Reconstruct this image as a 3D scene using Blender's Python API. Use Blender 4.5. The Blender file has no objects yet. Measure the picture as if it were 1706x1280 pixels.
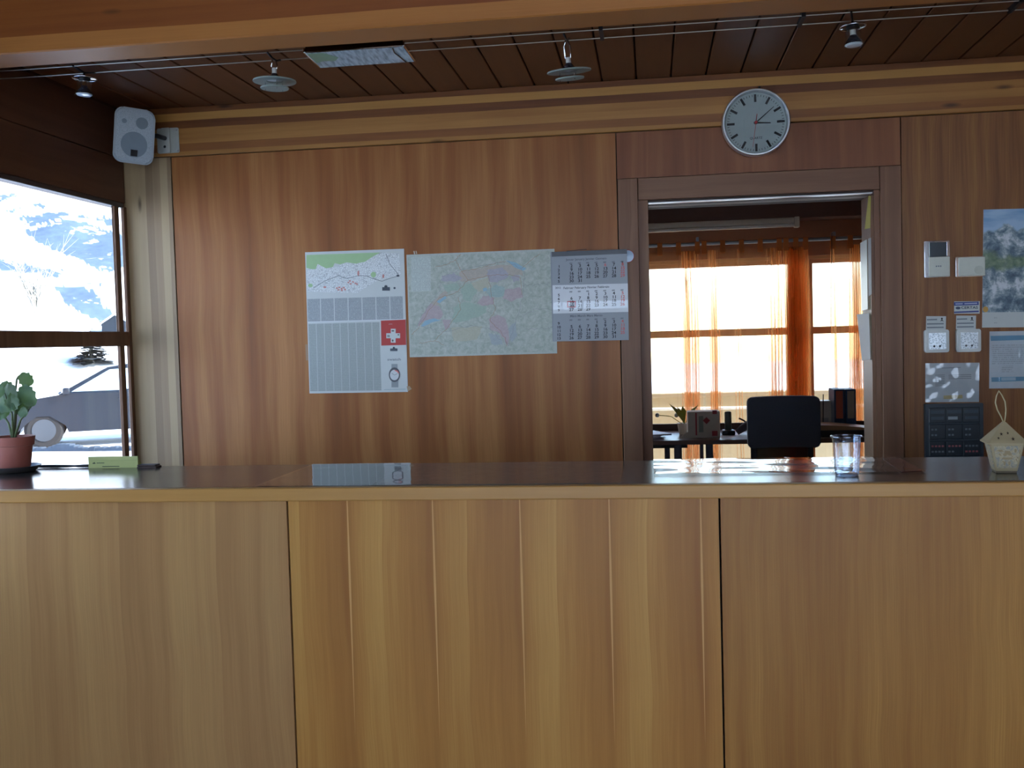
import bpy, bmesh, math, random
from mathutils import Vector, Matrix, noise as mnoise
PI = math.pi
S = bpy.context.scene
COL = S.collection
random.seed(7)

# ------------------------------------------------------------------ camera, sky, sun, exposure
F_PX, YAW, PITCH, ROLL = 1700.0, 0.136242306, -0.042352311, 0.0279880781
CAM = Vector((0, -4.25, 1.45))
fw = Vector((-math.sin(YAW) * math.cos(PITCH), math.cos(YAW) * math.cos(PITCH), math.sin(PITCH)))
r0 = fw.cross(Vector((0, 0, 1))).normalized()
d0 = fw.cross(r0)
RT = math.cos(ROLL) * r0 + math.sin(ROLL) * d0
DN = -math.sin(ROLL) * r0 + math.cos(ROLL) * d0
cd = bpy.data.cameras.new('camera')
cam = bpy.data.objects.new('camera', cd)
COL.objects.link(cam)
cd.sensor_width = 36
cd.lens = F_PX / 1706 * 36
cd.clip_end = 2000
cam.matrix_world = Matrix(((RT.x, -DN.x, -fw.x, CAM.x), (RT.y, -DN.y, -fw.y, CAM.y), (RT.z, -DN.z, -fw.z, CAM.z), (0, 0, 0, 1)))
S.camera = cam

w = bpy.data.worlds.new('World')
S.world = w
w.use_nodes = True
bg = w.node_tree.nodes['Background']
sky = w.node_tree.nodes.new('ShaderNodeTexSky')
sky.sky_type = 'NISHITA'
sky.sun_disc = False
sky.sun_elevation = math.radians(32)
sky.sun_rotation = math.radians(90)
sky.altitude = 1400
w.node_tree.links.new(sky.outputs[0], bg.inputs[0])
bg.inputs[1].default_value = 0.55
sl = bpy.data.lights.new('sun', 'SUN')
sl.energy = 9.0
sl.angle = math.radians(0.6)
sl.color = (1, .95, .87)
so = bpy.data.objects.new('sun', sl)
COL.objects.link(so)
so.rotation_euler = Vector((-0.86, 0.02, -0.52)).to_track_quat('-Z', 'Y').to_euler()

def portal(loc, rot, sx, sy):
    l = bpy.data.lights.new('window_portal', 'AREA')
    l.shape = 'RECTANGLE'; l.size = sx; l.size_y = sy
    l.cycles.is_portal = True
    o = bpy.data.objects.new('window_portal', l)
    COL.objects.link(o); o.location = loc; o.rotation_euler = rot
portal((-2.36, -1.42, 1.5), (0, -PI / 2, 0), 1.15, 2.7)       # left window, light goes to +x
portal((0.36, -7.12, 1.23), (PI / 2, 0, 0), 4.9, 2.34)          # glazed entrance side behind the camera, light goes to +y
portal((0.55, 3.75, 1.05), (-PI / 2, 0, 0), 3.0, 1.9)         # office windows, light goes to -y

vs = S.view_settings
vs.view_transform = 'Standard'
vs.look = 'None'
vs.exposure = 1.08
vs.gamma = 1
vs.use_curve_mapping = False
S.cycles.use_denoising = True
S.cycles.max_bounces = 10
S.cycles.diffuse_bounces = 5
S.cycles.transparent_max_bounces = 24
S.cycles.sample_clamp_indirect = 8

# ------------------------------------------------------------------ pixel of the 1706x1280 photograph -> point on a real plane
def ray(x, y):
    return (x - 853) / F_PX * RT + (y - 640) / F_PX * DN + fw
def onY(x, y, Y=0.0):
    d = ray(x, y); return CAM + d * ((Y - CAM.y) / d.y)
def onZ(x, y, Z):
    d = ray(x, y); return CAM + d * ((Z - CAM.z) / d.z)
def onX(x, y, X):
    d = ray(x, y); return CAM + d * ((X - CAM.x) / d.x)
def project(p):
    q = Vector(p) - CAM
    z = q.dot(fw)
    return 853 + F_PX * q.dot(RT) / z, 640 + F_PX * q.dot(DN) / z

# ------------------------------------------------------------------ object helpers
WM = {}
def finish(o, label=None, cat=None, group=None, kind=None):
    if label: o['label'] = label
    if cat: o['category'] = cat
    if group: o['group'] = group
    if kind: o['kind'] = kind
    return o
def thing(name, loc, label=None, cat=None, group=None, kind=None, rot=None):
    o = bpy.data.objects.new(name, None)
    COL.objects.link(o)
    m = Matrix.Translation(Vector(loc)) @ (rot if rot is not None else Matrix.Identity(4))
    o.matrix_world = m
    o.empty_display_size = .05
    WM[o] = m
    return finish(o, label, cat, group, kind)
def mk(name, bm, mat, parent=None, local=False, smooth=False, label=None, cat=None, group=None, kind=None, base=None, rot=None):
    """one mesh object; world coordinates unless local=True; base = origin of a top-level mesh"""
    bmesh.ops.recalc_face_normals(bm, faces=bm.faces)
    M = None
    if parent is not None:
        M = WM[parent]
        if not local: bm.transform(M.inverted())
    elif base is not None:
        M = Matrix.Translation(Vector(base)) @ (rot if rot is not None else Matrix.Identity(4))
        if not local: bm.transform(M.inverted())
    me = bpy.data.meshes.new(name)
    bm.to_mesh(me); bm.free()
    if smooth is True:
        for p in me.polygons: p.use_smooth = True
    elif smooth:
        for p in me.polygons: p.use_smooth = True
        me.set_sharp_from_angle(angle=math.radians(smooth))
    me.materials.append(mat)
    o = bpy.data.objects.new(name, me)
    COL.objects.link(o)
    if parent is not None:
        o.parent = parent
        WM[o] = M
    else:
        if M is None: M = Matrix.Identity(4)
        o.matrix_world = M
        WM[o] = M
    return finish(o, label, cat, group, kind)
def dup(root, M):
    """copy of a thing with its parts and sub-parts, placed by matrix M"""
    r = root.copy(); COL.objects.link(r); r.matrix_world = M; WM[r] = M
    for ch in list(root.children):
        c = ch.copy(); COL.objects.link(c); c.parent = r
        for g in list(ch.children):
            d = g.copy(); COL.objects.link(d); d.parent = c
    return r

NB = bmesh.new
def box(bm, x0, x1, y0, y1, z0, z1, M=None):
    m = Matrix.Translation(((x0 + x1) / 2, (y0 + y1) / 2, (z0 + z1) / 2)) @ Matrix.Diagonal((abs(x1 - x0), abs(y1 - y0), abs(z1 - z0), 1))
    if M is not None: m = M @ m
    return bmesh.ops.create_cube(bm, size=1, matrix=m)['verts']
def B(*a, bev=0, seg=2, M=None):
    bm = NB(); box(bm, *a)
    if bev: bmesh.ops.bevel(bm, geom=bm.edges[:], offset=bev, segments=seg, affect='EDGES', profile=.5)
    if M is not None: bm.transform(M)
    return bm
def rrect(w, h, r, n=5):
    pts = []
    for cx, cy, a in ((w / 2 - r, h / 2 - r, 0), (-w / 2 + r, h / 2 - r, PI / 2), (-w / 2 + r, -h / 2 + r, PI), (w / 2 - r, -h / 2 + r, 1.5 * PI)):
        for k in range(n + 1):
            t = a + PI / 2 * k / n
            pts.append((cx + r * math.cos(t), cy + r * math.sin(t)))
    return pts
def prism(bm, pts, a, b, plane='XZ', M=None):
    """polygon pts (u,v) extruded between a and b along the third axis"""
    def P(u, v, t):
        q = {'XZ': (u, t, v), 'XY': (u, v, t), 'YZ': (t, u, v)}[plane]
        return M @ Vector(q) if M is not None else q
    A = [bm.verts.new(P(u, v, a)) for u, v in pts]
    Bv = [bm.verts.new(P(u, v, b)) for u, v in pts]
    n = len(pts)
    bm.faces.new(A); bm.faces.new(Bv[::-1])
    for i in range(n): bm.faces.new((A[i], A[(i + 1) % n], Bv[(i + 1) % n], Bv[i]))
def lathe(bm, prof, c=(0, 0, 0), seg=32, M=None, cap=True):
    c = Vector(c); rings = []
    for r, z in prof:
        ring = []
        for i in range(seg):
            t = 2 * PI * i / seg
            q = Vector((r * math.cos(t), r * math.sin(t), z))
            q = (M @ q if M is not None else q) + c
            ring.append(bm.verts.new(q))
        rings.append(ring)
    for A, Bq in zip(rings, rings[1:]):
        for i in range(seg): bm.faces.new((A[i], A[(i + 1) % seg], Bq[(i + 1) % seg], Bq[i]))
    if cap:
        bm.faces.new(rings[0][::-1]); bm.faces.new(rings[-1])
def tube(bm, pts, r, seg=8, closed=False):
    pts = [Vector(p) for p in pts]
    n = len(pts); rings = []; prev = None
    for i, p in enumerate(pts):
        if closed: t = pts[(i + 1) % n] - pts[i - 1]
        else: t = pts[min(i + 1, n - 1)] - pts[max(i - 1, 0)]
        t.normalize()
        if prev is None:
            u = t.orthogonal().normalized()
        else:
            u = (prev - t * prev.dot(t)).normalized()
        prev = u; v = t.cross(u)
        rr = r[i] if isinstance(r, (list, tuple)) else r
        rings.append([bm.verts.new(p + (math.cos(2 * PI * k / seg) * u + math.sin(2 * PI * k / seg) * v) * rr) for k in range(seg)])
    for i in range(n if closed else n - 1):
        A, Bq = rings[i], rings[(i + 1) % n]
        for k in range(seg): bm.faces.new((A[k], A[(k + 1) % seg], Bq[(k + 1) % seg], Bq[k]))
    if not closed:
        bm.faces.new(rings[0][::-1]); bm.faces.new(rings[-1])
def T(fn, *a, **k):
    bm = NB(); fn(bm, *a, **k); return bm

# ------------------------------------------------------------------ materials
def lin(c):
    if isinstance(c, str):
        c = c.lstrip('#'); c = [int(c[i:i + 2], 16) / 255 for i in (0, 2, 4)]
    return tuple(x / 12.92 if x <= .04045 else ((x + .055) / 1.055) ** 2.4 for x in c) + (1,)
class NT:
    def __init__(s, name):
        s.m = bpy.data.materials.new(name); s.m.use_nodes = True
        s.t = s.m.node_tree; s.b = s.t.nodes['Principled BSDF']; s.out = s.t.nodes['Material Output']
    def n(s, kind, **kw):
        nd = s.t.nodes.new('ShaderNode' + kind)
        for k, v in kw.items():
            if k.startswith('i_'):
                key = k[2:]; key = int(key) if key.isdigit() else key.replace('_', ' ')
                s.put(nd.inputs[key], v)
            else: setattr(nd, k, v)
        return nd
    def put(s, sock, v):
        if isinstance(v, bpy.types.NodeSocket): s.t.links.new(v, sock)
        elif isinstance(v, bpy.types.Node): s.t.links.new(v.outputs[0], sock)
        else: sock.default_value = v
    def math(s, op, a, b=0.0, c=0.0):
        nd = s.n('Math', operation=op); s.put(nd.inputs[0], a); s.put(nd.inputs[1], b); s.put(nd.inputs[2], c); return nd.outputs[0]
    def xyz(s):
        tc = s.n('TexCoord'); sp = s.n('SeparateXYZ'); s.put(sp.inputs[0], tc.outputs['Object']); return sp.outputs
    def vec(s, x, y, z):
        nd = s.n('CombineXYZ'); s.put(nd.inputs[0], x); s.put(nd.inputs[1], y); s.put(nd.inputs[2], z); return nd.outputs[0]
    def noise(s, v, scale=1, detail=2, rough=.5, dist=0):
        nd = s.n('TexNoise'); s.put(nd.inputs['Vector'], v); nd.inputs['Scale'].default_value = scale
        nd.inputs['Detail'].default_value = detail; nd.inputs['Roughness'].default_value = rough; nd.inputs['Distortion'].default_value = dist
        return nd.outputs['Fac']
    def ramp(s, f, stops, interp='LINEAR'):
        nd = s.n('ValToRGB'); s.put(nd.inputs[0], f); cr = nd.color_ramp; cr.interpolation = interp
        while len(cr.elements) < len(stops): cr.elements.new(.5)
        for e, (p, c) in zip(cr.elements, stops): e.position = p; e.color = c if len(c) == 4 else lin(c)
        return nd.outputs[0]
    def mix(s, f, a, b, mode='MIX'):
        nd = s.n('Mix', data_type='RGBA', blend_type=mode); s.put(nd.inputs[0], f); s.put(nd.inputs[6], a); s.put(nd.inputs[7], b); return nd.outputs[2]
    def bump(s, h, strength=.2, dist=.002):
        nd = s.n('Bump'); s.put(nd.inputs['Height'], h); nd.inputs['Strength'].default_value = strength; nd.inputs['Distance'].default_value = dist
        s.put(s.b.inputs['Normal'], nd.outputs[0])
    def fin(s, col=None, rough=.5, metal=0, spec=.5, coat=0):
        if col is not None: s.put(s.b.inputs['Base Color'], col)
        s.put(s.b.inputs['Roughness'], rough); s.b.inputs['Metallic'].default_value = metal
        s.b.inputs['Specular IOR Level'].default_value = spec
        if coat: s.b.inputs['Coat Weight'].default_value = coat; s.b.inputs['Coat Roughness'].default_value = .08
        return s.m
def plain(name, c, rough=.5, metal=0, spec=.5, var=.06, scale=40):
    """plain colour with a slight procedural unevenness"""
    t = NT(name)
    tc = t.n('TexCoord')
    f = t.noise(tc.outputs['Object'], scale, 3)
    c = lin(c) if not (isinstance(c, tuple) and len(c) == 4) else c
    a = tuple(max(0, x * (1 - var)) for x in c[:3]) + (1,)
    b = tuple(min(1, x * (1 + var)) for x in c[:3]) + (1,)
    return t.fin(t.mix(f, a, b), rough, metal, spec)
def veneer(name, dark, mid, light, across=0, along=2, period=.208, rough=.42, seed=0., bscale=16., fine=.25, streak=0.):
    """slip-matched larch veneer: one leaf repeated side by side, grain along one axis"""
    t = NT(name); X = t.xyz(); u, v = X[across], X[along]
    wob = t.noise(t.vec(t.math('MULTIPLY', u, .6), t.math('MULTIPLY', v, 1.1), seed), 1.7, 2)
    wob2 = t.noise(t.vec(t.math('MULTIPLY', u, 9), t.math('MULTIPLY', v, 1.6), seed + 3), 1, 2)
    uu = t.math('ADD', u, t.math('MULTIPLY', t.math('SUBTRACT', wob, .5), .05))
    uu = t.math('ADD', uu, t.math('MULTIPLY', t.math('SUBTRACT', wob2, .5), .018))
    leaf = t.math('FLOOR', t.math('DIVIDE', uu, period))
    lu = t.math('SUBTRACT', uu, t.math('MULTIPLY', leaf, period))
    lv = t.math('ADD', v, t.math('MULTIPLY', leaf, .055))
    bands = t.noise(t.vec(lu, t.math('MULTIPLY', lv, .035), seed), bscale, 3, .55)
    broad = t.noise(t.vec(uu, t.math('MULTIPLY', v, .12), seed + 7), 3.2, 2)
    f = t.math('ADD', t.math('MULTIPLY', bands, .72), t.math('MULTIPLY', broad, .28))
    col = t.ramp(f, [(.30, dark), (.47, mid), (.66, light)])
    fin = t.noise(t.vec(lu, t.math('MULTIPLY', lv, .012), seed + 1), 330, 2, .6)
    col = t.mix(t.math('MULTIPLY', t.ramp(fin, [(.35, (0, 0, 0, 1)), (.65, (1, 1, 1, 1))]), fine), col, dark if len(dark) == 4 else lin(dark))
    if streak:
        ru = t.math('SUBTRACT', u, t.math('MULTIPLY', t.math('FLOOR', t.math('DIVIDE', u, period)), period))
        c0 = t.math('ABSOLUTE', t.math('SUBTRACT', ru, .124))
        line = t.math('LESS_THAN', t.math('ADD', c0, t.math('MULTIPLY', t.math('ABSOLUTE', t.math('SUBTRACT', v, .86)), .007)), .0028)
        col = t.mix(t.math('MULTIPLY', line, streak), col, lin('#d8a968'))
    t.bump(fin, .06, .0004)
    return t.fin(col, rough, spec=.3)
def glulam(name, dark, mid, light, across=2, along=0, lam=.042, rough=.45, seed=0., knots=True, rnd=0.):
    """glued larch lamellas with knots, grain along one axis"""
    t = NT(name); X = t.xyz(); u, v = X[across], X[along]; third = X[3 - across - along]
    wob = t.noise(t.vec(t.math('MULTIPLY', u, 2), t.math('MULTIPLY', v, .5), seed), 2, 2)
    uu = t.math('ADD', u, t.math('MULTIPLY', t.math('SUBTRACT', wob, .5), .012))
    idx = t.math('FLOOR', t.math('DIVIDE', uu, lam))
    wn = t.n('TexWhiteNoise', noise_dimensions='2D')
    t.put(wn.inputs['Vector'], t.vec(idx, seed, 0))
    grain = t.noise(t.vec(t.math('MULTIPLY', uu, 28), t.math('MULTIPLY', v, 1.3), t.math('ADD', idx, seed)), 1, 4, .6)
    f = t.math('ADD', t.math('MULTIPLY', wn.outputs[0], .6), t.math('MULTIPLY', grain, .45))
    col = t.ramp(f, [(.18, dark), (.5, mid), (.82, light)])
    fin = t.noise(t.vec(t.math('MULTIPLY', uu, 260), t.math('MULTIPLY', v, 5), third), 1, 2)
    col = t.mix(t.math('MULTIPLY', fin, .22), col, lin(dark))
    if rnd:
        oi = t.n('ObjectInfo'); col = t.mix(t.math('MULTIPLY', oi.outputs['Random'], rnd), col, lin(dark))
    if knots:
        vo = t.n('TexVoronoi'); vo.inputs['Scale'].default_value = 1
        t.put(vo.inputs['Vector'], t.vec(t.math('MULTIPLY', uu, 9), t.math('MULTIPLY', v, 2.4), seed))
        k = t.ramp(vo.outputs['Distance'], [(.03, (1, 1, 1, 1)), (.11, (0, 0, 0, 1))])
        col = t.mix(t.math('MULTIPLY', k, .75), col, lin('#2c170c'))
    return t.fin(col, rough, spec=.4)
def thin_glass(name, tint=(1, 1, 1, 1), rough=.0, ior=1.45, boost=1.0, base=0.0, wave=0):
    """thin clear sheet: transparent with a Fresnel mirror on top"""
    t = NT(name)
    tr = t.n('BsdfTransparent'); tr.inputs[0].default_value = tint
    gl = t.n('BsdfGlossy'); gl.inputs['Roughness'].default_value = rough
    fr = t.n('Fresnel'); ge = t.n('NewGeometry')
    t.put(fr.inputs[0], t.math('MULTIPLY_ADD', ge.outputs['Backfacing'], 1 / ior - ior, ior))   # same mirror strength on both faces of the sheet
    if wave:
        tc = t.n('TexCoord'); mp = t.n('Mapping'); t.put(mp.inputs[0], tc.outputs['Object']); mp.inputs['Scale'].default_value = (6, 14, 1)
        nd = t.n('Bump'); t.put(nd.inputs['Height'], t.noise(mp.outputs[0], 1.0, 2)); nd.inputs['Strength'].default_value = 1; nd.inputs['Distance'].default_value = wave
        t.put(gl.inputs['Normal'], nd.outputs[0])
    f = t.math('MULTIPLY_ADD', fr.outputs[0], boost, base)
    mx = t.n('MixShader'); t.put(mx.inputs[0], f); t.put(mx.inputs[1], tr); t.put(mx.inputs[2], gl)
    t.put(t.out.inputs['Surface'], mx); return t.m
def sheer(name, col, through=.6):
    """gauzy curtain cloth: part open weave, part translucent dyed thread"""
    t = NT(name); X = t.xyz()
    tr = t.n('BsdfTransparent'); tr.inputs[0].default_value = (1, .97, .92, 1)
    tl = t.n('BsdfTranslucent'); tl.inputs[0].default_value = lin(col)
    df = t.n('BsdfDiffuse'); df.inputs[0].default_value = lin(col)
    m1 = t.n('MixShader'); m1.inputs[0].default_value = .35; t.put(m1.inputs[1], tl); t.put(m1.inputs[2], df)
    lw = t.n('LayerWeight'); lw.inputs['Blend'].default_value = .45
    f = t.math('MULTIPLY_ADD', lw.outputs['Facing'], .5, 1 - through)
    f = t.math('MINIMUM', f, .97)
    m2 = t.n('MixShader'); t.put(m2.inputs[0], f); t.put(m2.inputs[1], tr); t.put(m2.inputs[2], m1)
    t.put(t.out.inputs['Surface'], m2); return t.m
def textlines(name, paper, ink, axis=2, pitch=.004, amount=.5, rough=.6):
    """small print: rows of broken ink"""
    t = NT(name); X = t.xyz()
    row = t.math('FRACT', t.math('DIVIDE', X[axis], pitch))
    on = t.math('LESS_THAN', row, .55)
    idx = t.math('FLOOR', t.math('DIVIDE', X[axis], pitch))
    nz = t.noise(t.vec(t.math('MULTIPLY', X[0], 420), t.math('MULTIPLY', idx, 3.7), 0), 1, 1)
    wd = t.math('GREATER_THAN', nz, .45)
    f = t.math('MULTIPLY', t.math('MULTIPLY', on, wd), amount)
    return t.fin(t.mix(f, lin(paper), lin(ink)), rough)

D1, M1, L1 = '#7e4520', '#a5683a', '#c8925a'
M_PANEL = veneer('larch_veneer_wall', '#774620', '#93592c', '#b27a45', seed=1.3, period=.37, bscale=13)
M_PANEL2 = veneer('larch_veneer_over_door', '#6b3c24', '#855032', '#9a6640', seed=4.1, bscale=12, fine=.2)
M_PANEL3 = veneer('larch_veneer_right', '#6f4426', '#8a5a36', '#a2703f', seed=6.6, bscale=30, fine=.5)
M_CF = [veneer('larch_veneer_counter_a', '#906a42', '#aa8051', '#bf9861', seed=9.2, period=.26, bscale=13),
        veneer('larch_veneer_counter_b', '#935e2a', '#b07c3c', '#c79850', seed=2.4, period=.216, bscale=15, streak=.75),
        veneer('larch_veneer_counter_c', '#7a4a20', '#98662e', '#b28240', seed=12.8, period=.27, bscale=15)]
M_BEAM = glulam('larch_glulam_beam', '#66381a', '#965f2c', '#be8a47', seed=2., lam=.033)
M_BEAM2 = glulam('larch_glulam_ceiling_beam', '#84471c', '#a05f29', '#b87a3c', seed=5., lam=.055)
M_POST = glulam('larch_glulam_post', '#826a4e', '#9a8060', '#b09872', across=0, along=2, lam=.034, seed=8.)
M_PLANK = glulam('larch_ceiling_plank', '#5e3418', '#784622', '#8c562d', across=0, along=1, lam=.5, seed=3., rnd=.7)
M_CASE = veneer('door_casing_wood', '#6a4733', '#7d573f', '#8f6a4d', seed=15., period=.5, bscale=20, fine=.15)
M_CASEH = veneer('door_header_wood', '#6a4733', '#7d573f', '#8f6a4d', across=2, along=0, seed=16., period=.5, bscale=20, fine=.15)
M_WFRAME = veneer('window_frame_wood', '#5d3f2b', '#704d35', '#826044', across=1, along=2, seed=18., period=.5)
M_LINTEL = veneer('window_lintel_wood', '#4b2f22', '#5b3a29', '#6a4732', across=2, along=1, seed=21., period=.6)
M_TRIM = glulam('counter_edge_wood', '#a1733a', '#c0914d', '#d2a55f', across=2, along=0, lam=.2, seed=31., rough=.4, knots=False)
M_DARK = plain('dark_gap', '#120b07', .8)
M_STEEL = plain('brushed_steel', '#b9bcbd', .3, 1)
M_CHROME = plain('chrome', '#d4d6d8', .08, 1, var=.01)
M_CABLE = plain('steel_wire', '#a8a294', .3, 1)
M_WHITE = plain('white_plastic', '#d4d8d4', .4)
M_OFFW = plain('white_paint', '#cfcabb', .6)
M_BLACK = plain('black_plastic', '#15171c', .45)
M_PAPER = plain('white_paper', '#c8cdca', .55, var=.03)
M_GLASS = thin_glass('window_glass', (.97, .985, .98, 1))

# ------------------------------------------------------------------ the room shell
XL, XR, YR, YO = -2.28, 3.0, -7.0, 3.6
t = NT('floor_tiles'); br = t.n('TexBrick'); tc = t.n('TexCoord'); t.put(br.inputs['Vector'], tc.outputs['Object'])
br.offset = 0; br.inputs['Scale'].default_value = 1; br.inputs['Brick Width'].default_value = .4; br.inputs['Row Height'].default_value = .4; br.inputs['Mortar Size'].default_value = .006
br.inputs['Color1'].default_value = lin('#cdc2b0'); br.inputs['Color2'].default_value = lin('#c4b9a6'); br.inputs['Mortar'].default_value = lin('#5c5348')
M_FLOOR = t.fin(br.outputs[0], .5)
mk('floor', B(XL - .15, XR + .15, YR - .15, YO + .2, -.12, 0), M_FLOOR, kind='structure')
M_SLAB = plain('ceiling_slab', '#3a2416', .8)
ceil = mk('ceiling', B(XL - .15, XR + .15, -1.18, .25, 2.518, 2.62), M_SLAB, kind='structure')
mk('front_slab', B(XL - .15, XR + .15, YR - .15, -1.32, 2.75, 2.87), plain('front_ceiling_wood', '#6a3f22', .6), ceil)
mk('office_slab', B(XL - .15, XR + .15, .25, YO + .2, 2.5, 2.62), plain('office_ceiling_wood', '#8a6a4c', .6), ceil)
pk = None
k0 = -15
for k in range(-15, 22):                       # ceiling boards running away from the counter
    x0 = -.174 + .139 * k; x1 = x0 + .139
    x0 = max(x0, XL); x1 = min(x1, XR)
    if x1 - x0 < .02: continue
    if x1 - x0 > .1385 and pk is not None:
        o = pk.copy(); COL.objects.link(o); o.parent = ceil; o.location = (x0 - pk_x, 0, 0)
    else:
        bm = B(x0 + .003, x1 - .003, -1.18, 0, 2.5, 2.517, bev=.0025, seg=1)
        o = mk('plank', bm, M_PLANK, ceil)
        if x1 - x0 > .1385: pk, pk_x = o, x0
mk('trim_2', B(XL, XR, -1.32, -1.18, 2.37, 2.80, bev=.004, seg=1), M_BEAM2, kind='structure', label='heavy larch ceiling beam running across above the counter')

# back wall: core with a door opening, veneer panels, post and top beam
DX0, DX1, DZ = -.04, .893, 2.008
def wall_back():
    bm = NB()
    box(bm, XL, DX0 - .0, .012, .25, 0, 2.62); box(bm, DX1 + .0, XR + .15, .012, .25, 0, 2.62); box(bm, DX0, DX1, .012, .25, DZ + .04, 2.62)
    wb = mk('wall_back', bm, M_DARK, kind='structure')
    mk('veneer_panel', B(-2.053, -.126, 0, .012, 0, 2.290), M_PANEL, wb)
    mk('veneer_panel', B(-.122, .995, 0, .012, 2.103, 2.290), M_PANEL2, wb)
    mk('veneer_panel', B(.999, XR, 0, .012, 0, 2.290), M_PANEL3, wb)
    mk('post', B(XL, -2.057, -.004, .012, 0, 2.290), M_POST, wb)
    mk('trim_1', B(XL, XR, -.014, .012, 2.293, 2.5, bev=.002, seg=1), M_BEAM, kind='structure', label='striped larch beam along the top of the panelled wall')
wall_back()
d1 = thing('door_1', (.43, 0, 0), kind='structure', label='open doorway with brown wooden casing leading to the office')
mk('casing_stile', B(-.121, -.040, -.014, .012, 0, 2.100, bev=.002, seg=1), M_CASE, d1)
mk('casing_stile', B(.914, .994, -.014, .012, 0, 2.100, bev=.002, seg=1), M_CASE, d1)
mk('casing_header', B(-.0385, .9125, -.012, .012, 2.010, 2.100, bev=.002, seg=1), M_CASEH, d1)
mk('jamb', B(-.040, .000, .004, .25, 0, 2.010), M_CASE, d1)
mk('jamb', B(.893, .914, .004, .25, 0, 2.010), M_CASE, d1)
mk('head_lining', B(.000, .893, .012, .25, 2.002, 2.048), plain('head_lining_dark', '#3b2b24', .7), d1)
mk('sliding_track', B(.002, .890, .014, .040, 1.998, 2.003, bev=.001, seg=1), M_STEEL, d1)
mk('sliding_track', B(.002, .890, .095, .150, 1.998, 2.003, bev=.001, seg=1), plain('track_lip', '#9a9088', .6), d1)
mk('door_stop', B(.880, .893, .010, .020, 0, 1.99), M_CASE, d1)

# left wall with the picture window
WY1, WY0, WZ0, WZ1 = -.03, -2.75, .90, 2.083
bm = NB()
box(bm, XL - .06, XL, YR, .012, WZ1, 2.87); box(bm, XL - .06, XL, YR, .012, 0, WZ0); box(bm, XL - .06, XL, YR, WY0, WZ0, WZ1); box(bm, XL - .004, XL, -.006, .012, WZ0, WZ1)
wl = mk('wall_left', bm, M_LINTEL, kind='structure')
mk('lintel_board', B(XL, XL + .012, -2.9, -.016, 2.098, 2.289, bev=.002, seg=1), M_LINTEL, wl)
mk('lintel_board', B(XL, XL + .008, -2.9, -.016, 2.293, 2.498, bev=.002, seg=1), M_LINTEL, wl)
w1 = thing('window_1', (XL, -1.4, WZ0), kind='structure', label='wide wooden picture window looking out on a snowy slope')
mk('jamb', B(XL - .004, XL + .012, -.030, -.006, WZ0, WZ1, bev=.002, seg=1), M_WFRAME, w1)
mk('narrow_pane', B(XL - .006, XL - .002, -.062, -.030, WZ0, WZ1), M_GLASS, w1)
mk('sash_stile', B(XL - .010, XL + .006, -.098, -.062, WZ0, WZ1, bev=.002, seg=1), M_WFRAME, w1)
mk('head_rail', B(XL - .010, XL + .010, WY0, -.030, WZ1 - .006, WZ1 + .014, bev=.002, seg=1), plain('window_head_rail', '#3d3a3c', .4), w1)
mk('transom', B(XL - .010, XL + .008, WY0, -.030, 1.474, 1.537, bev=.003, seg=1), M_WFRAME, w1)
mk('sash_stile', B(XL - .010, XL + .006, WY0, WY0 + .05, WZ0, WZ1, bev=.002, seg=1), M_WFRAME, w1)
mk('sill', B(XL - .05, XL + .05, WY0 - .02, -.016, WZ0 - .03, WZ0 + .004, bev=.003, seg=1), M_WFRAME, w1)
mk('pane', B(XL - .008, XL - .003, WY0 + .05, -.098, 1.537, WZ1 - .006), M_GLASS, w1)
mk('pane', B(XL - .008, XL - .003, WY0 + .05, -.098, WZ0 + .004, 1.474), M_GLASS, w1)

# side wall and glazed front behind the visitor
mk('wall_right', B(XR, XR + .15, YR - .15, YO + .2, -.12, 2.87), plain('wall_right_wood', '#8a6038', .6), kind='structure')
bm = NB()
box(bm, XL - .15, XR + .15, YR - .15, YR, 0, .06); box(bm, XL - .15, XR + .15, YR - .15, YR, 2.4, 2.87)
box(bm, XL - .15, XL + .2, YR - .15, YR, .06, 2.4); box(bm, XR - .2, XR + .15, YR - .15, YR, .06, 2.4)
mk('wall_rear', bm, M_LINTEL, kind='structure')
w2 = thing('window_2', (.4, YR, .3), kind='structure', label='glazed front of the hall with wooden mullions')
for k in range(5):
    x = XL + .2 + (XR - XL - .4) * k / 4
    mk('mullion', B(x - .03, x + .03, YR - .10, YR - .02, .06, 2.4), M_WFRAME, w2)
for k in range(4):
    x0 = XL + .23 + (XR - XL - .4) * k / 4
    mk('pane', B(x0, x0 + (XR - XL - .4) / 4 - .06, YR - .065, YR - .059, .06, 2.4), M_GLASS, w2)

# office behind the doorway
bm = NB()
ox = [(-.95, 1.085), (1.155, 2.05)]
box(bm, XL - .15, XR + .15, YO, YO + .2, 0, .10); box(bm, XL - .15, XR + .15, YO, YO + .2, 1.995, 2.62)
box(bm, XL - .15, -.95, YO, YO + .2, .10, 1.995); box(bm, 1.085, 1.155, YO, YO + .2, .10, 1.995); box(bm, 2.05, XR + .15, YO, YO + .2, .10, 1.995)
M_OWF = plain('office_window_wood', '#c09468', .5)
M_OFFWALL = plain('office_wall_wood', '#c8a578', .6)
wo = mk('wall_office', bm, M_OFFWALL, kind='structure')
mk('wall_office_left', B(XL - .01, XL + .05, .25, YO, 0, 2.62), M_OFFWALL, kind='structure')
mk('trim_3', B(XL, XR, 3.36, YO, 2.275, 2.5, bev=.003, seg=1), plain('office_beam_wood', '#6f5146', .6), kind='structure', label='dark beam above the office windows')
mk('wall_band', B(XL, XR, 3.57, YO, 2.02, 2.275), plain('office_band_wood', '#9c6c4c', .6), wo)
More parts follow.
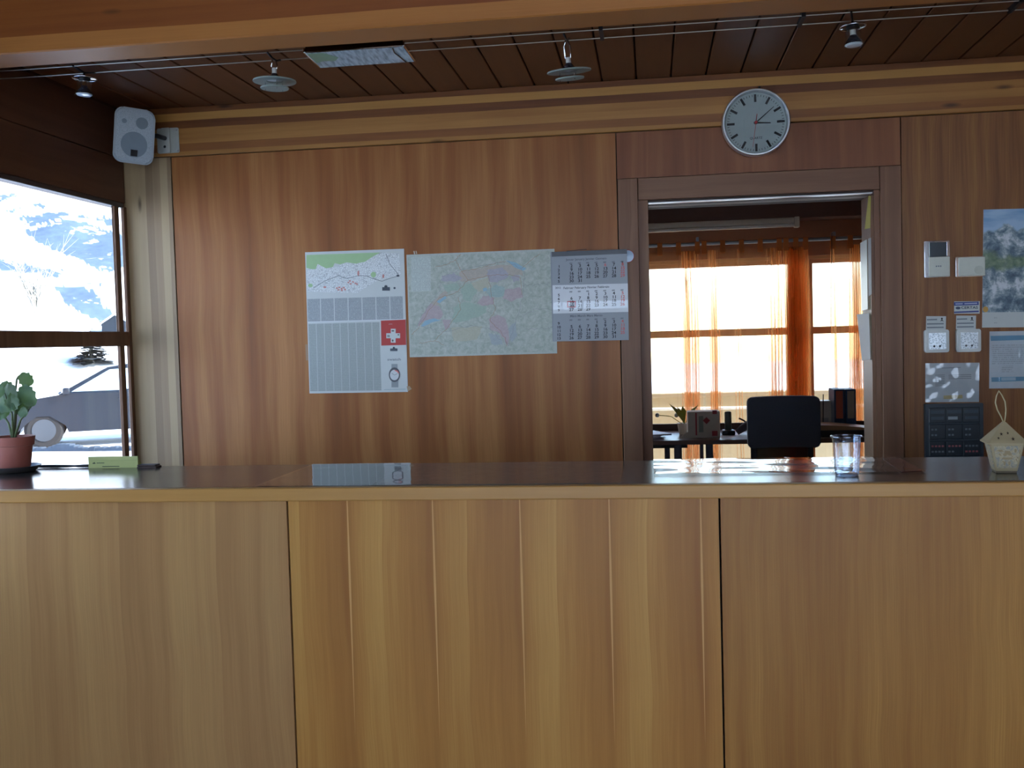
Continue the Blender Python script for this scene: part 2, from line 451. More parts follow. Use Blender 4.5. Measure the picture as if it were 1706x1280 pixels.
for k, (a, b) in enumerate(ox):
    w3 = thing('window_%d' % (3 + k), ((a + b) / 2, YO, .10), kind='structure', label=('wide' if k == 0 else 'narrow') + ' office window behind the orange sheer curtain')
    for q in ((a, a + .05, .10, 1.995), (b - .05, b, .10, 1.995)):
        mk('stile', B(q[0], q[1], YO + .02, YO + .09, q[2], q[3]), M_OWF, w3)
    mk('transom', B(a + .05, b - .05, YO + .02, YO + .09, 1.438, 1.492), M_OWF, w3)
    mk('rail', B(a + .05, b - .05, YO + .02, YO + .09, .10, .15), M_OWF, w3)
    mk('rail', B(a + .05, b - .05, YO + .02, YO + .09, 1.965, 1.995), M_OWF, w3)
    mk('pane', B(a + .05, b - .05, YO + .05, YO + .056, .15, 1.438), M_GLASS, w3)
    mk('pane', B(a + .05, b - .05, YO + .05, YO + .056, 1.492, 1.965), M_GLASS, w3)

pp = thing('balcony_parapet', (.5, 5.0, -.25), 'pale plastered parapet with metal rail outside the office window', 'parapet')
mk('parapet_wall', B(-3.5, 4.5, 5.0, 5.15, -.25, .90), plain('parapet_plaster', '#b9ab8c', .8), pp)
mk('coping', B(-3.5, 4.5, 4.98, 5.17, .90, .94, bev=.005, seg=1), plain('parapet_coping', '#a8977a', .7), pp)
mk('rail', T(tube, [(-3.5, 4.97, .80), (4.5, 4.97, .80)], .014, 10), plain('parapet_rail', '#d8d8d4', .4), pp, smooth=40)

# ------------------------------------------------------------------ the counter
CZ, CF, CB = 1.10, -1.83, -1.345
t = NT('dark_laminate'); tc = t.n('TexCoord')
f1 = t.noise(tc.outputs['Object'], 260, 2); f2 = t.noise(tc.outputs['Object'], 5, 3)
M_LAM = t.fin(t.mix(f1, lin('#2e2926'), lin('#3d3733')), t.math('MULTIPLY_ADD', f2, .06, .14), spec=.55)
ct = thing('reception_counter', (.2, (CF + CB) / 2, 0), 'long reception counter with larch veneer front panels and dark laminate top', 'counter')
mk('worktop', B(XL + .01, 2.6, CF + .028, CB, CZ - .032, CZ), M_LAM, ct)
mk('edge_strip', B(XL + .01, 2.6, CF, CF + .028, CZ - .033, CZ, bev=.003, seg=2), M_TRIM, ct)
mk('carcass', B(XL + .01, 2.58, CF + .045, CB - .02, .0, CZ - .032), M_DARK, ct)
cf = [(XL + .01, -.9135), (-.9085, .1495), (.1545, 2.58)]
for (a, b), m in zip(cf, M_CF):
    mk('front_panel', B(a, b, CF + .02, CF + .045, .08, CZ - .0335), m, ct)
mk('plinth', B(XL + .01, 2.58, CF + .05, CF + .06, 0, .08), M_DARK, ct)

# ------------------------------------------------------------------ outdoors: snow, hillside, car
GZ = -.25
t = NT('snow'); tc = t.n('TexCoord'); f1 = t.noise(tc.outputs['Object'], .6, 4)
M_SNOW = t.fin(t.mix(f1, lin('#dfe6ee'), lin('#f4f6f8')), .7); t.bump(t.noise(tc.outputs['Object'], 2.5, 4), .4, .15)
bm = NB()
for x0, x1, y0, y1 in ((-120, XL - .2, -80, 60), (XR + .2, 60, -80, 60), (XL - .2, XR + .2, -80, YR - .2), (XL - .2, XR + .2, YO + .25, 60)):
    box(bm, x0, x1, y0, y1, GZ - .3, GZ)
mk('snow_ground', bm, M_SNOW, kind='structure', label='flat snow covered ground around the building')

def inpoly(x, y, poly):
    c = False; j = len(poly) - 1
    for i in range(len(poly)):
        xi, yi = poly[i]; xj, yj = poly[j]
        if (yi > y) != (yj > y) and x < (xj - xi) * (y - yi) / (yj - yi) + xi: c = not c
        j = i
    return c
ROCKS = [[(180, 488), (330, 425), (500, 390), (600, 400), (690, 430), (860, 480), (1000, 530), (1000, 760), (880, 785), (830, 790), (740, 775), (640, 710), (480, 660), (300, 580)],
         [(140, 440), (240, 370), (380, 335), (580, 340), (480, 375), (300, 430), (180, 455)], [(550, 372), (620, 350), (690, 382), (600, 382)],
         [(740, 380), (800, 365), (900, 385), (900, 465), (800, 430), (740, 402)],
         [(-90, 680), (0, 690), (60, 715), (180, 720), (260, 750), (380, 760), (520, 790), (440, 830), (340, 850), (300, 800), (160, 795), (60, 800), (-90, 760)],
         [(400, 910), (500, 895), (640, 905), (700, 930), (760, 980), (790, 1040), (900, 1110), (980, 1200), (820, 1215), (780, 1190), (660, 1130), (560, 1070), (490, 1040), (470, 980)],
         [(-90, 205), (0, 200), (60, 195), (160, 180), (120, 215), (60, 240), (-90, 270)], [(20, 325), (180, 280), (160, 312), (60, 342)], [(200, 292), (290, 265), (358, 270), (330, 305), (250, 292)],
         [(140, 370), (240, 350), (230, 385), (150, 402)], [(640, 865), (770, 880), (780, 895), (650, 885)]]
ROCKS = [[(x / 4.572, 280 + y / 4.572) for x, y in p] for p in ROCKS]
az = sorted([math.radians(a) for a in [26 + 12 * k / 180 for k in range(181)] + [8 + 18 * k / 24 for k in range(24)] + [38.5 + 60 * k / 60 for k in range(61)]])
rad = [32 + 46 * k / 150 for k in range(151)] + [80 + 5 * k for k in range(24)]
bm = NB(); rk = bm.verts.layers.float.new('rock'); grid = []
def hill(r, a):
    h = max(0, r - 34) * .305 + .0006 * max(0, r - 34) ** 2
    p = Vector((r * math.sin(a) * .09, r * math.cos(a) * .09, 0))
    return GZ - .25 + h + min(1, max(0, r - 33) / 12) * (mnoise.noise(p) * 1.3 + mnoise.noise(p * 4) * .35)
for r in rad:
    row = []
    for a in az:
        q = Vector((-r * math.sin(a), CAM.y + r * math.cos(a), hill(r, a)))
        v = bm.verts.new(q); x, y = project(q)
        jx = mnoise.noise(Vector((x * .12, y * .12, 1))) * 5 + mnoise.noise(Vector((x * .4, y * .4, 5))) * 2.5
        jy = mnoise.noise(Vector((x * .12, y * .12, 9))) * 5 + mnoise.noise(Vector((x * .4, y * .4, 3))) * 2.5
        if -25 < x < 225 and 280 < y < 560:
            v[rk] = 1.0 if any(inpoly(x + jx, y + jy, p) for p in ROCKS) else 0.0
        else:
            v[rk] = 1.0 if mnoise.noise(Vector((q.x * .06, q.y * .06, q.z * .18))) + .4 * mnoise.noise(Vector((q.x * .3, q.y * .3, q.z * .5))) > .16 and r > 44 else 0.0
        row.append(v)
    grid.append(row)
for A, Bq in zip(grid, grid[1:]):
    for i in range(len(az) - 1): bm.faces.new((A[i], A[i + 1], Bq[i + 1], Bq[i]))
t = NT('snow_and_rock'); at = t.n('Attribute', attribute_name='rock'); tc = t.n('TexCoord')
n1 = t.noise(tc.outputs['Object'], .9, 5, .6); n2 = t.noise(tc.outputs['Object'], 2.2, 5, .7)
rock = t.mix(n2, lin('#2b3c52'), lin('#5b7088'))  # blue veil of haze mixed into the rock colour
spots = t.ramp(n1, [(.60, (0, 0, 0, 1)), (.66, (1, 1, 1, 1))])
fac = t.math('MULTIPLY', at.outputs['Fac'], t.math('SUBTRACT', 1, t.math('MULTIPLY', spots, .8)))
M_HILL = t.fin(t.mix(fac, lin('#eef2f6'), rock), .85)
mk('hillside', bm, M_HILL, smooth=True, kind='structure', label='steep snowy hillside with rock patches painted haze blue')

bm = NB(); g = []  # added slope, out of view: sunlit snow that brightens the lower counter front
for j in range(31):
    y = -22 - 4.5 * j
    g.append([bm.verts.new((x, y, GZ - .3 + max(0, -y - 24) * .42 + mnoise.noise(Vector((x * .05, y * .05, 3))) * min(3, (-y - 22) * .1))) for x in range(-110, 115, 5)])
for A, Bq in zip(g, g[1:]):
    for i in range(len(A) - 1): bm.faces.new((A[i], A[i + 1], Bq[i + 1], Bq[i]))
mk('added_bounce_slope', bm, M_SNOW, smooth=True, kind='structure', label='unseen snow slope added to throw light in through the glazed front')

def build_car():
    ang = math.radians(29.3); dist = 20.0
    pos = Vector((-dist * math.sin(ang), CAM.y + dist * math.cos(ang), GZ))
    c0 = onZ(75, 741, GZ)                                    # where the front bumper meets the ground line
    dirx = Vector((math.cos(ang), math.sin(ang), 0))         # along the car, front to rear, to the right in view
    rot = Matrix(((dirx.x, -dirx.y, 0, 0), (dirx.y, dirx.x, 0, 0), (0, 0, 1, 0), (0, 0, 0, 1)))
    base = Vector((pos.x, pos.y, GZ)) - dirx * 1.98
    car = thing('parked_car', base, 'dark blue estate car parked in the snow outside the picture window', 'car', rot=rot)
    navy = plain('car_paint', '#0d1420', .3)
    body = [(0.02, .35), (0, .62), (.12, .80), (.95, .93), (1.25, .97), (4.25, 1.0), (4.42, .9), (4.45, .4), (4.3, .28), (3.95, .28), (3.86, .5), (3.65, .64), (3.4, .64), (3.2, .5), (3.12, .28),
            (1.25, .28), (1.17, .5), (.97, .64), (.72, .64), (.52, .5), (.44, .28), (.15, .26)]
    bm = NB(); prism(bm, body, 0, 1.75, 'XZ'); bmesh.ops.bevel(bm, geom=[e for e in bm.edges if abs(e.verts[0].co.y - e.verts[1].co.y) < .01 and e.verts[0].co.z > .3], offset=.06, segments=2, affect='EDGES')
    mk('body', bm, navy, car, local=True, smooth=40)
    gh = [(1.1, .95), (1.95, 1.42), (2.3, 1.47), (3.7, 1.46), (4.25, 1.0)]
    bm = NB(); prism(bm, gh, .12, 1.63, 'XZ')
    for v in bm.verts:
        if v.co.z > 1.2: v.co.y = .26 if v.co.y < .8 else 1.49
    mk('cabin', bm, navy, car, local=True, smooth=30)
    gl = plain('car_glass', '#9fb4c0', .05, spec=.8)
    def win(pts, name):
        bm = NB()
        def yy(z): return .12 + (.14) * (z - .95) / .5 - .004
        bm.faces.new([bm.verts.new((x, yy(z), z)) for x, z in pts])
        r = bmesh.ops.extrude_face_region(bm, geom=bm.faces[:])
        for v in r['geom']:
            if isinstance(v, bmesh.types.BMVert): v.co.y += .008
        mk(name, bm, gl, car, local=True)
    win([(1.32, 1.0), (1.98, 1.38), (2.42, 1.40), (2.36, 1.0)], 'side_window')
    win([(2.48, 1.0), (2.52, 1.40), (3.2, 1.40), (3.3, 1.0)], 'side_window')
    win([(3.4, 1.0), (3.3, 1.40), (3.66, 1.38), (4.05, 1.02)], 'side_window')
    bm = NB(); bm.faces.new([bm.verts.new(p) for p in ((1.13, .2, .99), (1.9, .32, 1.41), (1.9, 1.43, 1.41), (1.13, 1.55, .99))])
    for v in bm.verts: v.co.x -= .015; v.co.z += .012
    mk('windscreen', bm, gl, car, local=True)
    mk('wing_mirror', B(1.18, 1.3, -.16, .05, .96, 1.08, bev=.03), navy, car, local=True, smooth=40)
    mk('headlamp', B(.02, .3, -.004, .2, .64, .76, bev=.02), plain('headlamp', '#b8c4cc', .1), car, local=True)
    mk('door_handle', B(2.1, 2.3, -.03, .0, .84, .87, bev=.008), navy, car, local=True)
    mk('snow_cap', B(.1, 1.1, .15, 1.6, .86, .99, bev=.05), M_SNOW, car, local=True, smooth=40)
    for x in (.845, 3.53):
        for y in (.02, 1.53):
            wh = mk('wheel', T(lathe, [(.0, 0), (.28, 0), (.33, .03), (.33, .17), (.28, .2), (0, .2)], (x, y + .2, .33), 24, Matrix.Rotation(PI / 2, 4, 'X'), False), plain('tyre', '#15161a', .8), car, local=True, smooth=30)
            mk('rim', T(lathe, [(.0, 0), (.19, 0), (.2, .015), (0, .015)], (x, y if y < 1 else y + .215, .33), 20, Matrix.Rotation(PI / 2, 4, 'X'), False), plain('wheel_rim', '#4a4e54', .4, .6), wh, local=True, smooth=30)
build_car()

def shrub(base, h, n, seed, label, mat):
    rr = random.Random(seed); th = thing('bare_shrub', base, label, 'shrub'); bm = NB()
    for k in range(n):
        a = rr.uniform(0, 2 * PI); l = h * rr.uniform(.5, 1); sp = rr.uniform(.15, .6)
        pts = [Vector((0, 0, 0))]
        for s_ in range(1, 6):
            pts.append(Vector((math.cos(a) * sp * l * (s_ / 5) ** 1.4, math.sin(a) * sp * l * (s_ / 5) ** 1.4, l * s_ / 5)) + Vector((rr.uniform(-1, 1), rr.uniform(-1, 1), 0)) * .03 * h)
        tube(bm, pts, [.03, .025, .02, .015, .01, .004], 5)
        for q in range(4):
            p0 = pts[rr.randint(2, 4)]; d = Vector((rr.uniform(-1, 1), rr.uniform(-1, 1), rr.uniform(.4, 1.2))) * l * .22
            tube(bm, [p0, p0 + d * .5, p0 + d], [.012, .008, .003], 4)
    mk('twigs', bm, mat, th, local=True)
def hillpt(px, py):
    d = ray(px, py).normalized()
    s_ = 20.0
    while s_ < 160:
        q = CAM + d * s_; r = math.hypot(q.x, q.y - CAM.y)
        if r > 33 and q.z <= hill(r, math.atan2(-q.x, q.y - CAM.y)): return q
        if r <= 33 and q.z <= GZ: return q
        s_ += .1
    return q
M_TWIG = plain('twig_bark', '#8a8880', .8)
shrub(hillpt(60, 522), 3.4, 26, 3, 'leafless frosted shrub on the slope outside the window', M_TWIG)
def conifer(base, h, label):
    th = thing('conifer_bush', base, label, 'bush'); rr = random.Random(5)
    mk('trunk', T(tube, [(0, 0, 0), (0, 0, h * .9)], [.1, .02], 6), M_TWIG, th, local=True)
    bm = NB()
    for k in range(260):
        z = h * (.08 + .9 * rr.random() ** 1.2); a = rr.uniform(0, 2 * PI); l = (1 - z / h * .85) * h * .75 * rr.uniform(.7, 1.1)
        p0 = Vector((0, 0, z)); d = Vector((math.cos(a), math.sin(a), -.15 + rr.uniform(-.1, .25))); s_ = d.cross(Vector((0, 0, 1))).normalized() * l * .32
        m_ = p0 + d * l * .6
        bm.faces.new([bm.verts.new(q) for q in (p0, m_ + s_, p0 + d * l, m_ - s_)])
    mk('needles', bm, plain('dark_needles', '#1c2833', .8), th, local=True)
conifer(hillpt(153, 607), 1.35, 'dark squat conifer bush behind the parked car')
def hut():
    b0 = hillpt(199, 556); k = .42; th = thing('mountain_hut', b0, 'small dark hut with snowy roof at the foot of the slope', 'hut')
    def sc(bm): bm.transform(Matrix.Diagonal((k, k, k, 1))); return bm
    mk('wall', sc(B(-1.2, 1.6, -1, 1, -.6, 1.1)), plain('hut_wood', '#1f2933', .8), th, local=True)
    mk('roof', sc(T(prism, [(-1.5, .75), (.2, 1.75), (1.9, .75), (1.9, .88), (.2, 1.9), (-1.5, .88)], -1.2, 1.2, 'XZ')), M_SNOW, th, local=True)
    mk('gable', sc(T(prism, [(-1.2, 1.1), (1.6, 1.1), (.2, 1.7)], -.98, .98, 'XZ')), plain('hut_gable', '#1f2933', .8), th, local=True)
hut()
def kerb():
    g0, g1 = onZ(55, 752, GZ), onZ(330, 750, GZ)
    a = Vector((g0.x, g0.y, 0)); b = Vector((g1.x, g1.y, 0)); d = (b - a).normalized()
    th = thing('stone_kerb', (a.x, a.y, GZ), 'low dark stone kerb half buried in snow in front of the car', 'kerb')
    bm = NB()
    for k in range(40):
        p = a + (b - a) * (k / 39); r = random.Random(k)
        h = .05 + .03 * r.random() + (.09 * math.exp(-((k - 8) / 2.2) ** 2))
        M_ = Matrix.Translation((p.x, p.y, GZ)) @ Matrix.Rotation(math.atan2(d.y, d.x) + r.uniform(-.1, .1), 4, 'Z')
        vs_ = box(bm, -.06, .06, -.08, .08, -.05, h * r.uniform(.9, 1.05), M_)
    bmesh.ops.bevel(bm, geom=bm.edges[:], offset=.012, segments=1, affect='EDGES')
    mk('stones', bm, plain('dark_stone', '#3a4654', .9, var=.3, scale=4), th, kind='stuff')
kerb()

# ------------------------------------------------------------------ cable light system
WY_A, WY_B, WZ = -1.052, -.962, 2.40
for y, lab in ((WY_A, 'thin steel lighting cable nearer the ceiling beam, strung across the room'), (WY_B, 'thin steel lighting cable nearer the panelled wall, strung across the room')):
    bm = NB(); tube(bm, [(XL, y, WZ), (XR, y, WZ)], .0022, 8)
    mk('lighting_cable', bm, M_CABLE, label=lab, cat='cable', base=(0, y, WZ))
M_FROST = NT('frosted_glass'); M_FROST.b.inputs['Transmission Weight'].default_value = .35
M_FROST = M_FROST.fin(lin('#9fb0a8'), .45, spec=.4)
M_BULB = plain('halogen_face', '#dfe8ee', .12, spec=.8)
M_REFL = plain('dichroic_reflector', '#5b5866', .15, .7)
M_CLEAR = thin_glass('clear_glass_shade', (.93, .95, .93, 1), base=.05)
M_CER = plain('ceramic_socket', '#b8b8b2', .5)
def ringpts(r, z, n=32): return [(r * math.cos(2 * PI * k / n), r * math.sin(2 * PI * k / n), z) for k in range(n)]
def spot_lamp(x, label, bulb_col, cl, tilt):
    yc = (WY_A + WY_B) / 2
    M = Matrix.Rotation(tilt, 4, 'Y')
    th = thing('spot_lamp', (x, yc, WZ), label, 'spot lamp', rot=M)
    th_inv = M.inverted()
    mk('clip_bar', T(tube, [(-.012, -.050, 0), (0, 0, -.012), (.012, .050, 0)], .0035, 8), M_BLACK, th, local=True, smooth=True)
    mk('hanger', T(tube, [(0, 0, -.010), (0, 0, -.028)], .004, 8), M_BLACK, th, local=True, smooth=True)
    mk('ring', T(tube, ringpts(.038, -.030), .0025, 8, True), M_CHROME, th, local=True, smooth=True)
    mk('socket_plate', T(lathe, [(.0, -.040), (.016, -.040), (.020, -.034), (.020, -.028), (.012, -.022), (0, -.022)], seg=24, cap=False), M_BLACK, th, local=True, smooth=30)
    for k in range(3):
        a = 2 * PI * k / 3 + .5
        mk('spoke', T(tube, [(.018 * math.cos(a), .018 * math.sin(a), -.030), (.038 * math.cos(a), .038 * math.sin(a), -.030)], .0018, 6), M_CHROME, th, local=True)
    mk('socket', T(lathe, [(.0, -.056), (.009, -.056), (.009, -.038), (0, -.038)], seg=16, cap=False), M_CER if not cl else M_CHROME, th, local=True, smooth=30)
    bu = mk('reflector', T(lathe, [(.008, -.054), (.012, -.060), (.021, -.072), (.0255, -.082)], seg=28, cap=False), M_REFL, th, local=True, smooth=30)
    mk('lens', T(lathe, [(.0, -.080), (.0245, -.080), (.0262, -.084), (.022, -.0875), (0, -.089)], seg=28, cap=False), bulb_col, bu, local=True, smooth=30)
    mk('glass_shade', T(lathe, [(.024, -.034), (.023, -.050), (.022, -.062), (.025, -.074), (.031, -.088)], seg=28, cap=False), M_CLEAR, th, local=True, smooth=True)
def disc_lamp(x, label, tilt, tilty, dz):
    yc = (WY_A + WY_B) / 2
    M = Matrix.Rotation(tilt, 4, 'Y') @ Matrix.Rotation(tilty, 4, 'X')
    th = thing('disc_lamp', (x, yc, WZ), label, 'pendant lamp', rot=M)
    mk('clip_bar', T(tube, [(-.004, -.050, 0), (0, -.02, -.010), (0, .02, -.010), (.004, .050, 0)], .0035, 8), M_BLACK, th, local=True, smooth=True)
    bm = NB(); tube(bm, [(.0, -.012, -.008), (-.010, 0, -.03), (-.008, .0, -.055 + dz), (.0, .0, -.062 + dz), (.008, 0, -.055 + dz), (.010, 0, -.03), (0, .012, -.008)], .0028, 8)
    mk('bracket', bm, M_CHROME, th, local=True, smooth=True)
    mk('socket', T(lathe, [(0, -.072), (.008, -.072), (.008, -.054), (0, -.054)], (0, 0, dz), 16, cap=False), M_CER, th, local=True, smooth=30)
    bu = mk('reflector', T(lathe, [(.007, -.070), (.014, -.078), (.024, -.092)], (0, 0, dz), 28, cap=False), M_REFL, th, local=True, smooth=30)
    mk('lens', T(lathe, [(0, -.090), (.023, -.090), (.0245, -.094), (0, -.098)], (0, 0, dz), 28, cap=False), M_BULB, bu, local=True, smooth=30)
    mk('upper_glass_disc', T(lathe, [(.027, -.092), (.069, -.094), (.070, -.097), (.069, -.099), (.027, -.097)], (0, 0, dz), 48, cap=False), M_FROST, th, local=True, smooth=30)
    mk('lower_glass_disc', T(lathe, [(0, -.116), (.045, -.116), (.046, -.1185), (.045, -.121), (0, -.121)], (0, 0, dz), 48, cap=False), M_FROST, th, local=True, smooth=30)
    for a in (.9, 3.3, 5.3):
        mk('pin', T(tube, [(.030 * math.cos(a), .030 * math.sin(a), -.090 + dz), (.030 * math.cos(a), .030 * math.sin(a), -.125 + dz)], .0013, 6), M_CHROME, th, local=True)
spot_lamp(onY(141, 128, -1.007).x, 'small chrome ring spot lamp on the cables nearest the picture window', plain('lens_painted_glow', '#eef6ff', .1, spec=1), True, .05)  # lamp is off; bluish white reflection painted into the lens colour
spot_lamp(onY(1420, 50, -1.007).x, 'ring spot lamp with clear glass shade on the cables above the doorway', M_BULB, False, -.04)
disc_lamp(onY(457, 100, -1.007).x, 'double frosted disc lamp on the cables beside the flat printed plate', .03, .02, .016)
disc_lamp(onY(944, 80, -1.007).x, 'double frosted disc lamp hanging alone on the cables before the wall calendar', -.05, .13, -.010)
def plate():
    y0, y1 = -1.072, -.922; z = 2.388
    x0, x1 = -1.070, -.752
    M = Matrix.Rotation(math.radians(-3), 4, 'X')
    th = thing('hanging_plate', ((x0 + x1) / 2, y0, z), 'flat chrome framed plate with pale printed underside hanging on the cables', 'plate', rot=M)
    hw, dp = (x1 - x0) / 2, y1 - y0
    mk('front_rail', B(-hw, hw, -.004, .004, -.004, .020, bev=.003), plain('dark_chrome', '#4a4038', .12, 1), th, local=True, smooth=40)
    mk('end_rail', B(-hw - .006, -hw, -.004, dp, -.004, .012, bev=.002), M_CHROME, th, local=True)
    mk('end_rail', B(hw, hw + .006, -.004, dp, -.004, .012, bev=.002), M_CHROME, th, local=True)
    t = NT('plate_print'); X = t.xyz()
    cols = t.noise(t.vec(t.math('MULTIPLY', X[0], 90), t.math('MULTIPLY', X[1], 16), 0), 1, 3)
    col = t.ramp(cols, [(.35, '#7f98a2'), (.6, '#c3d6dc')])
    m = t.fin(col, .3)
    sh = mk('printed_sheet', B(-hw, hw, .004, dp, -.004, .002), m, th, local=True)
    g = NB(); prism(g, [(-hw + .002, .008), (-hw + .055, .008), (-hw + .09, .06), (-hw + .07, .09), (-hw + .03, .085), (-hw + .004, .1)], -.0046, -.0041, 'XY')
    mk('green_patch', g, plain('plate_green', '#86b08f', .3), sh, local=True)
    g = NB(); tube(g, [(hw - .035, .006, -.0045), (hw - .040, .05, -.0045), (hw - .032, .1, -.0045), (hw - .026, dp - .002, -.0045)], .0022, 6)
    mk('dark_line', g, plain('plate_line', '#5a4a3c', .4), sh, local=True)
plate()
for px, py, where in ((1002, 50, 'just past the lone double disc lamp'), (1335, 32, 'before the clear glass spot lamp'), (1692, 12, 'above the mountain poster')):
    x = onY(px, py, -1.007).x
    bm = NB(); box(bm, x - .006, x + .006, WY_A - .008, WY_B + .008, WZ - .006, WZ + .008); box(bm, x - .003, x + .003, -1.012, -1.002, WZ, 2.5)
    mk('cable_spacer', bm, M_BLACK, base=(x, -1.007, 2.5), label='dark spacer clip on the lighting cables ' + where, cat='spacer', group='spacers along the lighting cables')

# ------------------------------------------------------------------ loudspeaker
def speaker():
    c = Vector((-2.130, -.19, 2.345)); rot = Matrix.Rotation(math.radians(37), 4, 'Z') @ Matrix.Rotation(math.radians(4.5), 4, 'Y') @ Matrix.Rotation(math.radians(4), 4, 'X')
    th = thing('loudspeaker', c, 'small white loudspeaker on a wall bracket in the corner above the window', 'speaker', rot=rot)
    m = plain('speaker_shell', '#a9b3b7', .5)
    bm = NB(); prism(bm, rrect(.160, .226, .034, 6), -.05, .09, 'XZ')
    bmesh.ops.bevel(bm, geom=[e for e in bm.edges if abs(e.verts[0].co.y - e.verts[1].co.y) < 1e-5], offset=.008, segments=3, affect='EDGES')
    for v in bm.verts:
        if v.co.y > .02: v.co.x *= .72; v.co.z *= .8
    mk('shell', bm, m, th, local=True, smooth=35)
    bm = NB(); prism(bm, rrect(.142, .208, .028, 6), -.0535, -.049, 'XZ')
    t = NT('speaker_grille'); vo = t.n('TexVoronoi'); tc = t.n('TexCoord'); t.put(vo.inputs['Vector'], tc.outputs['Object']); vo.inputs['Scale'].default_value = 420
    gm = t.fin(t.ramp(vo.outputs['Distance'], [(.2, '#87959c'), (.5, '#b6c2c8')]), .5)
    gr = mk('grille', bm, gm, th, local=True)
    dm = plain('driver_grey', '#84939c', .6)  # grey of woofer and port, a little darker than the grille
    MX = Matrix.Rotation(PI / 2, 4, 'X')
    mk('woofer', T(lathe, [(0, .0), (.052, .0), (.054, -.0015), (0, -.002)], (.0, -.0537, -.036), 40, MX, False), dm, gr, local=True, smooth=30)
    mk('tweeter', T(lathe, [(0, .0), (.024, .0), (.025, -.0015), (0, -.002)], (.027, -.0537, .055), 32, MX, False), plain('tweeter_grey', '#7c8990', .6), gr, local=True, smooth=30)
    mk('port', T(lathe, [(0, .0), (.010, .0), (0, -.001)], (-.042, -.0537, .055), 20, MX, False), dm, gr, local=True)
    bd = mk('badge', B(-.012, .014, -.0585, -.0545, -.084, -.058), M_BLACK, gr, local=True)
    # bracket on the beam
    br_ = thing('bracket_plate', (-2.057, -.014, 2.36), 'grey metal wall bracket carrying the loudspeaker arm', 'bracket')
    gm2 = plain('bracket_metal', '#b3b6ac', .45, .2)
    bm = NB(); prism(bm, rrect(.100, .108, .008, 4), 0, -.004, 'XZ'); mk('base_plate', bm, gm2, br_, local=True)
    mk('raised_cover', B(-.026, .012, -.016, -.004, -.054, .054, bev=.004), gm2, br_, local=True, smooth=40)
    for x in (-.043, .041):
        for z in (-.045, .045):
            mk('screw', T(lathe, [(0, 0), (.0045, 0), (.004, .003), (0, .003)], (x, -.004, z), 12, MX, False), M_STEEL, br_, local=True, smooth=30)
    mk('hole', T(lathe, [(0, 0), (.006, 0), (0, .001)], (-.010, -.0165, -.028), 16, MX, False), M_BLACK, br_, local=True)
    bm = NB(); tube(bm, [(-.008, -.014, .008), (-.020, -.06, .010), (-.045, -.11, .004), (-.068, -.125, 0)], .010, 10)
    mk('arm', bm, plain('arm_black', '#24272b', .4), br_, local=True, smooth=True)
    bm = NB(); tube(bm, [(-.030, -.082, .0085), (-.038, -.098, .0065)], .0125, 12); mk('collar', bm, M_CHROME, br_, local=True, smooth=40)
    bm = NB(); tube(bm, [(-.038, -.092, -.006), (-.036, -.092, -.024)], .006, 10); mk('wing_screw', bm, M_CHROME, br_, local=True, smooth=40)
speaker()

# ------------------------------------------------------------------ wall clock
def clock():
    c = onY(1259, 205, -.03); c.y = -.014
    th = thing('wall_clock', c, 'round wall clock with chrome rim and white dial above the doorway', 'clock', rot=Matrix.Rotation(math.radians(-.4), 4, 'Y'))
    MX = Matrix.Rotation(PI / 2, 4, 'X')
    R_ = .134
    mk('rim', T(lathe, [(R_ - .014, .0), (R_ - .002, .0), (R_, .006), (R_, .030), (R_ - .004, .038), (R_ - .009, .038), (R_ - .013, .030), (R_ - .0145, .018)], seg=72, M=MX, cap=False), plain('clock_rim', '#e2e4e6', .28, .85), th, local=True, smooth=35)
    mk('dial', T(lathe, [(0, .0), (R_ - .012, .0), (R_ - .012, .017), (0, .018)], seg=64, M=MX, cap=False), plain('dial_white', '#a9b2ae', .5, var=.02), th, local=True, smooth=30)
    bl = plain('clock_black', '#14161a', .5)
    for k in range(12):
        a = 2 * PI * k / 12
        mk('hour_mark', B(-.0045, .0045, -.0192, -.0175, .083, .113, M=Matrix.Rotation(a, 4, 'Y')), bl, th, local=True)
    bm = NB()
    for k in range(60):
        if k % 5: box(bm, -.0009, .0009, -.0188, -.0175, .104, .112, Matrix.Rotation(2 * PI * k / 60, 4, 'Y'))
    mk('minute_marks', bm, bl, th, local=True)
    for nm, a, l, w_, y, m_ in (('hour_hand', 94, .058, .0034, -.022, bl), ('minute_hand', 50.5, .092, .0022, -.0245, bl)):
        bm = NB(); prism(bm, [(-w_, -.008), (w_, -.008), (w_ * .55, l), (-w_ * .55, l)], y, y - .0015, 'XZ'); bm.transform(Matrix.Rotation(math.radians(a), 4, 'Y')); mk(nm, bm, m_, th, local=True)
    red = plain('clock_red', '#b83238', .4)
    bm = NB(); prism(bm, [(-.0012, -.034), (.0012, -.034), (.0006, .098), (-.0006, .098)], -.027, -.028, 'XZ'); bm.transform(Matrix.Rotation(math.radians(188.5), 4, 'Y')); mk('second_hand', bm, red, th, local=True)
    mk('hub', T(lathe, [(0, .018), (.006, .018), (.006, .029), (0, .0295)], seg=20, M=MX, cap=False), red, th, local=True, smooth=30)
    mk('glass', T(lathe, [(0, .032), (R_ - .0135, .032), (R_ - .0135, .0335), (0, .0335)], seg=64, M=MX, cap=False), thin_glass('clock_glass', (.96, .97, .97, 1)), th, local=True)
    mk('lettering', text_bm([('QUARTZ', .0, -.064, .0085, 'C')], -.0183), plain('clock_letters', '#4a5052', .6), th, local=True)
    mk('hanging_nail', T(tube, [(.018, .0, R_ + .004), (.018, -.02, R_ + .006)], .005, 8), M_BLACK, th, local=True)

